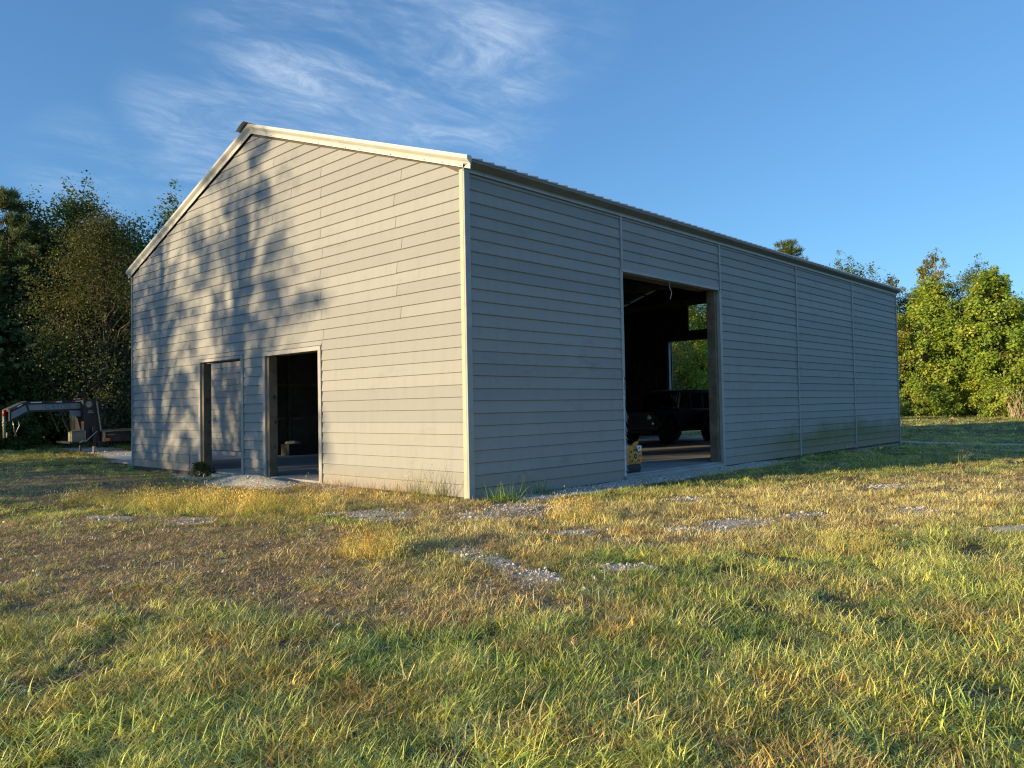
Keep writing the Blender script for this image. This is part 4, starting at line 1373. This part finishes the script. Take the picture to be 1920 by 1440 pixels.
# behind the barn and to the right
tree(P_BRIGHT, 'maple_tree', (-12.5, 73.8), 'big bright yellow-green leafy tree beside the barn end', s=1.107, rz=.6)
tree(P_BRIGHT, 'maple_tree', (-7.7, 75.0), 'yellow-green leafy tree with spiky tops standing right of the big bright one', s=1.153, rz=2.4)
tree(P_BRIGHT, 'maple_tree', (-2.7, 78.3), 'yellow-green tree at the field edge beyond the dead stalks', s=1.073, rz=4.4)
tree(P_YEL, 'yellowing_tree', (-15.2, 71.0), 'small yellowing tree right at the barn corner', s=1.107, rz=1.0)
tree(P_SPARSE, 'sapling_tree', (-12.6, 78.3), 'tall thin-leaved tree rising above the bright tree', s=1.164, rz=.2)
tree(P_SPARSE, 'sapling_tree', (-14.0, 78.9), 'slightly lower thin-leaved tree beside the tall sparse one', s=1.085, rz=2.2)
tree(P_SPARSE, 'sapling_tree', (-17.9, 79.4), 'thin young treetop just over the far roof corner', s=1.040, rz=3.2)
tree(P_SPARSE, 'sapling_tree', (-7.3, 78.3), 'thin-leaved treetop sticking out of the spiky topped tree', s=0.904, rz=5.2)
tree(P_DARK, 'dark_tree', (-17.2, 83.9), 'dark green tree behind the barn corner', s=0.972, rz=1.2)
tree(P_DARK, 'dark_tree', (-4.5, 83.9), 'dark green tree behind the spiky topped tree', s=0.972, rz=3.0)
tree(P_WALL, 'dark_tree', (-10.6, 85.0), 'broad dark tree filling the gap behind the bright trees', s=1.017, rz=2.0)
tree(P_LOWB, 'green_shrub', (-11.9, 66.5), 'dark shrub in the gap beside the barn end', s=.95, cat='shrub', rz=.9)
tree(P_LOWB, 'green_shrub', (-2.9, 68.8), 'mid green bushy shrub at the edge of the field', s=1.638, cat='shrub', rz=.5)
tree(P_LOWB, 'green_shrub', (-6.3, 69.6), 'low leafy shrub under the spiky topped tree', s=0.904, cat='shrub', rz=1.5)
tree(P_LOWB, 'green_shrub', (-10.3, 69.1), 'low leafy shrub at the foot of the big bright tree', s=0.814, cat='shrub', rz=2.5)
tree(P_PINE, 'pine_tree', (-26.4, 73.5), 'pine whose top shows over the middle of the long roof', s=1.412, rz=.3)
tree(P_MID, 'round_top_tree', (-21.3, 75.5), 'round olive treetop showing over the long roof', s=1.20, rz=.7)
tree(P_YEL, 'sapling_tree', (-18.6, 76.4), 'leaf tips poking over the roof beside the round treetop', s=1.42, rz=2.7)
for (x, y, pr, s_) in ((-25.5, 46, P_MID, .8), (-27.0, 51, P_BRIGHT, .95), (-31, 54, P_MID, .95), (-26, 58, P_WALL, 1.0), (-32, 60, P_WALL, 1.05)  ):
    tree(pr, 'back_field_tree', (x, y), 'tree seen through the back doorway behind the parked car', 'trees through the back doorway', s=s_)
for k in range(16):
    a = R_(-62 + k * 6.2)
    d = 96 + 9 * math.sin(k * 2.1)
    tree((P_WALL, P_DARK, P_MID)[k % 3], 'distant_tree', (9 + d * math.sin(a), -9 + d * math.cos(a)), 'distant tree in the far wood behind the field', 'far wood behind the field', s=.95 + .15 * math.sin(k * 1.7))
# dry stalks at the field edge
ds = thing('dry_stalks', (-4.1, 66.7, 0), 'clump of tall pale dead stalks at the field edge', 'dry weeds')
m = MB()
for k in range(46):
    a = rr.uniform(0, 6.28); L_ = rr.uniform(1.2, 3.4)
    b0 = Vector((-4.1 + rr.gauss(0, .35), 66.7 + rr.gauss(0, .35), -.5))
    e = b0 + Vector((math.cos(a) * L_ * .42, math.sin(a) * L_ * .42, L_ * .95))
    md = (b0 + e) / 2 + Vector((math.cos(a) * -.12, math.sin(a) * -.12, .15))
    m.tube([b0, md, e], [.03, .022, .008], 4)
m.build('stalks', 'twig_dry', ds)


# ------------------------------------------------------------------ grass, straw and gravel
def blade_mesh(name, seed, nb, lmin, lmax, wid, lean0, lean1, rad, droop, cols, mat='blade', seeds=0, bias=0.):
    rg = np.random.default_rng(seed)
    V, F, C = [], [], []
    for k in range(nb):
        L_ = lmin + (lmax - lmin) * rg.random() ** 1.5; a = rg.uniform(0, 6.28) if rg.random() > bias else rg.normal(0, .6)
        r = rad * math.sqrt(rg.random()); a0 = rg.uniform(0, 6.28)
        p = np.array([r * math.cos(a0), r * math.sin(a0), -.012])
        th = R_(rg.uniform(lean0, lean1))
        w_ = wid * rg.uniform(.6, 1.3)
        d = np.array([math.cos(a), math.sin(a), 0]); sd = np.array([-math.sin(a), math.cos(a), 0])
        tw = rg.uniform(-.7, .7)
        n_ = 3
        base = len(V)
        c = np.array(cols[rg.integers(0, len(cols))]) * rg.uniform(.5, 1.45)
        for i in range(n_ + 1):
            t = i / n_
            ww = w_ * (1 - t) ** .6 if i < n_ else 0
            sv = sd * math.cos(tw * t) + d * math.sin(tw * t)
            if i < n_:
                V += [p - sv * ww / 2, p + sv * ww / 2]; C += [c * (.8 + .3 * t)] * 2
            else:
                V.append(p); C.append(c * 1.1)
            th2 = th + droop * t * rg.uniform(.6, 1.3)
            p = p + (d * math.sin(th2) + np.array([0, 0, math.cos(th2)])) * L_ / n_
            if p[2] < .004: p[2] = .004
        for i in range(n_ - 1):
            F.append((base + 2 * i, base + 2 * i + 1, base + 2 * i + 3, base + 2 * i + 2))
        F.append((base + 2 * n_ - 2, base + 2 * n_ - 1, base + 2 * n_))
        if k < seeds:        # airy seed head
            tip = V[base + 2 * n_]
            for q in range(9):
                b0 = len(V); dd = rg.normal(size=3) * .02; dd[2] = abs(dd[2]) * 1.5
                o_ = tip + dd * (1 + q * .12)
                V += [o_, o_ + np.array([.004, 0, .012]), o_ + np.array([0, .004, .02])]; C += [np.array((1.3, 1.0, .6)) * .8] * 3
                F.append((b0, b0 + 1, b0 + 2))
    me_ = bpy.data.meshes.new(name)
    me_.from_pydata([tuple(v) for v in V], [], F)
    at = me_.attributes.new('leafcol', 'FLOAT_COLOR', 'POINT')
    c4 = np.ones((len(V), 4), np.float32); c4[:, :3] = np.array(C)
    at.data.foreach_set('color', c4.ravel())
    me_.materials.append(M[mat])
    return me_


NEU = [(1, 1, 1), (1.15, 1.05, .8), (.8, .95, .8), (1.3, 1.1, .7)]


def proto_set(name, makes):
    c = bpy.data.collections.new(name)
    for i, me_ in enumerate(makes):
        o = bpy.data.objects.new('%s_%02d' % (name, i), me_)
        c.objects.link(o)
    return c


lush = [blade_mesh('lush%d' % i, 100 + i, 48, .04, .145, .0056, 25, 88, .10, .8, NEU, bias=(.0, .75, .4, .8, .2)[i]) for i in range(5)]
mown = [blade_mesh('mown%d' % i, 120 + i, 44, .025, .095, .0048, 20, 86, .10, .6, NEU, bias=(.6, 0, .3, .7)[i]) for i in range(4)]
shrt = [blade_mesh('short%d' % i, 140 + i, 34, .02, .065, .0042, 20, 80, .10, .6, NEU) for i in range(4)]
tall_ = [blade_mesh('tall%d' % i, 160 + i, 46, .08, .22, .0046, 6, 50, .10, .7, NEU, seeds=6) for i in range(4)]
wild = [blade_mesh('wild%d' % i, 180 + i, 30, .03, .13, .0042, 66, 92, .13, .25, [(1, 1, 1), (.6, .55, .5), (1.3, 1.15, .9)]) for i in range(4)]
broad_ = [blade_mesh('broad%d' % i, 200 + i, 13, .03, .085, .017, 48, 88, .03, .5, [(1, 1, 1), (.8, 1.0, .8), (1.2, 1.1, .8)]) for i in range(3)]
GC = proto_set('grass_proto', lush + mown + shrt + tall_ + wild + broad_)
I_L, I_M, I_S, I_T, I_W, I_B = (0, 5), (5, 4), (9, 4), (13, 4), (17, 4), (21, 3)


def stone_mesh(seed):
    rg = np.random.default_rng(seed)
    bm = bmesh.new()
    bmesh.ops.create_icosphere(bm, subdivisions=1, radius=1)
    for v in bm.verts:
        v.co *= rg.uniform(.7, 1.15)
        v.co.z *= .65
    me_ = bpy.data.meshes.new('stone%d' % seed)
    bm.to_mesh(me_); bm.free()
    me_.materials.append(M['stone'])
    return me_


SC = proto_set('stone_proto', [stone_mesh(i) for i in range(6)])


def scatter(name, P, rot, scl, idx, tint_, coll):
    me_ = bpy.data.meshes.new(name)
    n_ = len(P)
    me_.vertices.add(n_); me_.vertices.foreach_set('co', P.astype(np.float32).ravel())
    for nm, ty, key, arr in (('rot', 'FLOAT_VECTOR', 'vector', rot), ('scl', 'FLOAT_VECTOR', 'vector', scl), ('tint', 'FLOAT_VECTOR', 'vector', tint_)):
        a = me_.attributes.new(nm, ty, 'POINT'); a.data.foreach_set(key, arr.astype(np.float32).ravel())
    a = me_.attributes.new('idx', 'INT', 'POINT'); a.data.foreach_set('value', idx.astype(np.int32))
    o = bpy.data.objects.new(name, me_)
    col.objects.link(o)
    ng = bpy.data.node_groups.new(name, 'GeometryNodeTree')
    ng.interface.new_socket('Geometry', in_out='INPUT', socket_type='NodeSocketGeometry')
    ng.interface.new_socket('Geometry', in_out='OUTPUT', socket_type='NodeSocketGeometry')
    N, L = ng.nodes, ng.links
    gi, go = N.new('NodeGroupInput'), N.new('NodeGroupOutput')
    ip = N.new('GeometryNodeInstanceOnPoints')
    ci = N.new('GeometryNodeCollectionInfo')
    ci.inputs['Collection'].default_value = coll
    ci.inputs['Separate Children'].default_value = True
    ci.inputs['Reset Children'].default_value = True

    def na(nm, ty):
        q = N.new('GeometryNodeInputNamedAttribute'); q.data_type = ty; q.inputs['Name'].default_value = nm
        return q.outputs['Attribute']
    L.new(gi.outputs[0], ip.inputs['Points'])
    L.new(ci.outputs[0], ip.inputs['Instance'])
    ip.inputs['Pick Instance'].default_value = True
    L.new(na('idx', 'INT'), ip.inputs['Instance Index'])
    e2r = N.new('FunctionNodeEulerToRotation'); L.new(na('rot', 'FLOAT_VECTOR'), e2r.inputs[0])
    L.new(e2r.outputs[0], ip.inputs['Rotation'])
    L.new(na('scl', 'FLOAT_VECTOR'), ip.inputs['Scale'])
    L.new(ip.outputs[0], go.inputs[0])
    md = o.modifiers.new('scatter', 'NODES'); md.node_group = ng
    return o


CXY = np.array([CP.x, CP.y]); FW = np.array([CF.x, CF.y]); FW /= np.linalg.norm(FW); RT = np.array([FW[1], -FW[0]])


def fan(r0, r1, dens, half=52):
    area = (r1 ** 2 - r0 ** 2) * R_(half)
    n_ = int(area * dens)
    r = np.sqrt(rng.uniform(r0 ** 2, r1 ** 2, n_)); a = rng.uniform(-R_(half), R_(half), n_)
    return CXY + (FW * (r * np.cos(a))[:, None] + RT * (r * np.sin(a))[:, None]), r


def outside(x, y, pad=.03):
    ins = (x > -W - pad) & (x < pad + .02) & (y > -pad - .02) & (y < LN + pad)
    wing_ = (x > -20.6) & (x < -13) & (y > .5) & (y < 9.3)
    return ~(ins | wing_)


C_GREEN = np.array([.24, .37, .085]); C_YG = np.array([.76, .80, .23]); C_TAN = np.array([.92, .75, .40]); C_ORG = np.array([.72, .44, .20]); C_BRN = np.array([.60, .45, .29]); C_BLUE = np.array([.27, .42, .22])
PP, RR, SS, II, TT = [], [], [], [], []
for (r0, r1, dens, sc) in ((1.2, 5, 460, 1.0), (5, 8.5, 320, 1.0), (8.5, 14, 150, 1.12), (14, 24, 46, 1.4), (24, 45, 15, 2.0), (45, 95, 3.2, 3.0)):
    xy, r = fan(r0, r1, dens, 56 if r1 < 9 else 48)
    x, y = xy[:, 0], xy[:, 1]
    g, br, dr, ta = fields(x, y)
    k1 = fbm(x, y, 2.2, 3); k2 = fbm(x + 50, y + 20, .7, 4)
    u = rng.random(len(x))
    keep = outside(x, y) & (u > np.clip(g * 1.05, 0, .93)) & (rng.random(len(x)) > br * .35) & (k1 > .31)
    # trailer corridor stays clear of deep grass, thin cover on the shaded drive
    x, y, g, br, dr, ta, k1, k2, r = [q[keep] for q in (x, y, g, br, dr, ta, k1, k2, r)]
    n_ = len(x); u = rng.random(n_); u2 = rng.random(n_)
    kind = np.where(u2 < .62, 0, 1)
    kind = np.where((dr > .35) & (u < dr), 1, kind)
    kind = np.where((br > .3) & (u < br), 2, kind)
    kind = np.where((br > .3) & (u < br * .55), 4, kind)
    kind = np.where((ta > .35) & (u2 < ta * .8), 3, kind)
    kind = np.where((g > .4) & (kind < 3), 2, kind)
    kind = np.where((rng.random(n_) < .12 * (fbm(x + 5, y + 60, 1.1, 2) > .5)) & (kind < 3), 5, kind)
    st = np.array([q[0] for q in (I_L, I_M, I_S, I_T, I_W, I_B)]); ct_ = np.array([q[1] for q in (I_L, I_M, I_S, I_T, I_W, I_B)])
    idx = st[kind] + (rng.random(n_) * ct_[kind]).astype(int)
    # colours
    k3 = fbm(x + 11, y + 77, 3.4, 2)
    t = np.clip(k2 * 1.7 + k3 * 1.9 - 1.35 + rng.normal(0, .24, n_), 0, 1)[:, None]
    cc = C_GREEN * (1 - t) + C_YG * t
    blu = (rng.random(n_) < .08)[:, None]; cc = np.where(blu, C_BLUE, cc)
    mixd = np.clip(dr + rng.normal(0, .22, n_), 0, 1)[:, None]
    cc = cc * (1 - mixd * .85) + (C_TAN * (1 - .35 * (k1[:, None] > .55)) + 0) * mixd * .85
    og = (np.clip((k1 - .52) * 6, 0, 1) * (rng.random(n_) < .55))[:, None] * .7
    cc = cc * (1 - og) + C_ORG * og
    bm_ = np.clip(br * .8 + rng.normal(0, .15, n_), 0, 1)[:, None]
    cc = np.where((kind == 4)[:, None], C_BRN * rng.uniform(.7, 1.7, (n_, 1)), cc * (1 - bm_ * .6) + C_BRN * 1.25 * bm_ * .6)
    tl_ = (kind == 3)[:, None]
    cc = np.where(tl_, cc * .35 + np.array([.58, .56, .22]) * .65, cc)
    cc = np.where((kind == 5)[:, None], C_GREEN * np.array([.9, 1.05, .9]), cc)
    dead = ((rng.random(n_) < .07) & (kind != 5))[:, None]
    cc = np.where(dead, C_TAN * .9, cc)
    cc = cc * rng.uniform(.75, 1.25, (n_, 1))
    s0 = sc * rng.uniform(.6, 1.4, n_) * (.62 + .76 * k3) * np.where(kind == 0, np.where(r > 9, .75, 1.0), 1)
    near = np.where(outside(x, y, .35), 1., .55)
    zz = height(x, y)
    PP.append(np.stack([x, y, zz], 1)); II.append(idx); TT.append(cc)
    SS.append(np.stack([s0 * near, s0 * near, s0 * near * (1 if sc < 1.3 else .75)], 1))
    RR.append(np.stack([rng.normal(0, .12, n_), rng.normal(0, .12, n_), rng.uniform(0, 6.28, n_)], 1))
grass = scatter('grass', np.concatenate(PP), np.concatenate(RR), np.concatenate(SS), np.concatenate(II), np.concatenate(TT), GC)
tag(grass, 'rough mown grass with green, yellow and dry patches round the barn', 'grass', kind='stuff')

# straw thatch lying between the blades
PP, RR, SS, II, TT = [], [], [], [], []
for (r0, r1, dens, sc) in ((1.2, 6, 150, 1.0), (6, 12, 120, 1.0), (12, 20, 24, 1.4)):
    xy, r = fan(r0, r1, dens, 52)
    x, y = xy[:, 0], xy[:, 1]
    g, br, dr, ta = fields(x, y)
    k = outside(x, y, .05) & (rng.random(len(x)) < .25 + .75 * br + .3 * dr) & (rng.random(len(x)) > g * .6)
    x, y = x[k], y[k]; n_ = len(x)
    PP.append(np.stack([x, y, height(x, y) + .008], 1)); II.append(I_W[0] + (rng.random(n_) * 4).astype(int))
    SS.append(np.repeat((sc * rng.uniform(.7, 1.3, n_))[:, None], 3, 1))
    RR.append(np.stack([rng.normal(0, .1, n_), rng.normal(0, .1, n_), rng.uniform(0, 6.28, n_)], 1))
    TT.append((C_BRN * .8 + (C_TAN - C_BRN) * rng.random((n_, 1))) * rng.uniform(.4, 1.25, (n_, 1)))
straw = scatter('straw', np.concatenate(PP), np.concatenate(RR), np.concatenate(SS), np.concatenate(II), np.concatenate(TT), GC)
tag(straw, 'dead brown straw lying flat between the living grass', 'straw', kind='stuff')

# gravel stones
PP, RR, SS, II, TT = [], [], [], [], []
for (r0, r1, dens) in ((2, 8, 1100), (8, 16, 600), (16, 36, 50)):
    xy, r = fan(r0, r1, dens, 46)
    x, y = xy[:, 0], xy[:, 1]
    g, br, dr, ta = fields(x, y)
    k = outside(x, y, .0) & (rng.random(len(x)) < np.clip((g - .2) * 1.2, 0, 1) * sstep(.3, .55, fbm(x, y, 3.1, 3)) + .10 * br + .035 * dr)
    x, y, r = x[k], y[k], r[k]; n_ = len(x)
    s0 = np.clip(rng.lognormal(-4.75, .42, n_), .004, .028) * (1 + .02 * r)
    PP.append(np.stack([x, y, height(x, y) + s0 * .25], 1)); II.append((rng.random(n_) * 6).astype(int))
    SS.append(np.stack([s0, s0 * rng.uniform(.7, 1.2, n_), s0], 1))
    RR.append(rng.uniform(0, 6.28, (n_, 3)))
    b_ = rng.uniform(.3, .9, (n_, 1))
    TT.append(b_ * (np.array([1, .94, .85]) + rng.normal(0, .03, (n_, 3))))
grav = scatter('gravel', np.concatenate(PP), np.concatenate(RR), np.concatenate(SS), np.concatenate(II), np.concatenate(TT), SC)
tag(grav, 'pale grey gravel stones in bare patches and a low heap by the doors', 'gravel', kind='stuff')


# ------------------------------------------------------------------ single weeds along the walls
def weed_mesh(name, seed, nb, l0, l1, wid, lean, rad, colr, seeds):
    me_ = blade_mesh(name, seed, nb, l0, l1, wid, 2, lean, rad, .6, [tuple(np.array(colr) * f_) for f_ in (.8, 1, 1.2)], 'leaf', seeds)
    return me_


def weed(name, xy, me_, label, group=None):
    z = float(height(np.array([xy[0]]), np.array([xy[1]]))[0])
    o = bpy.data.objects.new(name, me_)
    col.objects.link(o); o.location = (xy[0], xy[1], z)
    o.rotation_euler[2] = rr.uniform(0, 6.28)
    return tag(o, label, 'weed', group)


weed('seeding_weed', (-.62, -.32), weed_mesh('seeding_weed', 301, 190, .08, .72, .007, 50, .32, (.36, .38, .10), 30), 'tall wispy weed with pale seed heads at the barn corner')
weed('seeding_weed', (-1.35, -.30), weed_mesh('seeding_weed', 302, 90, .10, .48, .006, 45, .28, (.46, .38, .14), 16), 'thin dry seeding weed just left of the corner weed')
weed('green_weed', (.42, .35), weed_mesh('green_weed', 303, 190, .10, .40, .010, 60, .26, (.24, .38, .08), 5), 'green weed tuft at the foot of the shaded wall next to the corner')
weed('green_weed', (.30, 1.45), weed_mesh('green_weed', 304, 70, .12, .42, .009, 50, .18, (.22, .34, .08), 4), 'small green weed further along the shaded wall')
weed('leaning_weed', (.36, .95), weed_mesh('leaning_weed', 305, 24, .25, .60, .007, 55, .1, (.30, .32, .12), 6), 'thin leaning weed stalks against the shaded wall')
weed('dry_weed', (-2.9, -.26), weed_mesh('dry_weed', 306, 240, .06, .32, .006, 62, .62, (.66, .38, .15), 14), 'rusty dry weed tuft at the foot of the sunlit gable')
weed('dry_weed', (-2.0, -.30), weed_mesh('dry_weed', 307, 220, .06, .28, .006, 62, .6, (.68, .41, .16), 12), 'orange brown weed tuft midway along the sunlit gable foot')
weed('dry_weed', (-3.75, -.34), weed_mesh('dry_weed', 309, 200, .06, .26, .006, 62, .5, (.60, .44, .16), 10), 'straw coloured weed tuft beside the dark doorway trim')
weed('thin_stalk', (-9.85, -.14), weed_mesh('thin_stalk', 308, 4, .9, 1.5, .008, 9, .05, (.12, .11, .06), 2), 'single tall thin stalk leaning on the wall left of the doorway')
bush_t = broadleaf('bush', 33, .42, .36, .0, 60, 2200, .045, [((.06, .10, .025), 3), ((.085, .12, .03), 2), ((.13, .13, .04), 1)], 'broad', spread=.7)
tree(bush_t, 'leafy_weed', (-9.05, -.28), 'bushy dark green weed in front of the narrow doorway', s=.78, cat='weed', rz=.4)
for k, (x, y) in enumerate(((3.1, 10.2), (3.5, 11.4), (2.9, 9.3), (4.1, 12.2))):
    weed('field_weed', (x, y), weed_mesh('field_weed', 320 + k, 70, .18, .55, .007, 30, .3, (.50, .44, .15), 18), 'tall sunlit seeding weed at the edge of the barn shadow', 'weeds at the shadow edge')
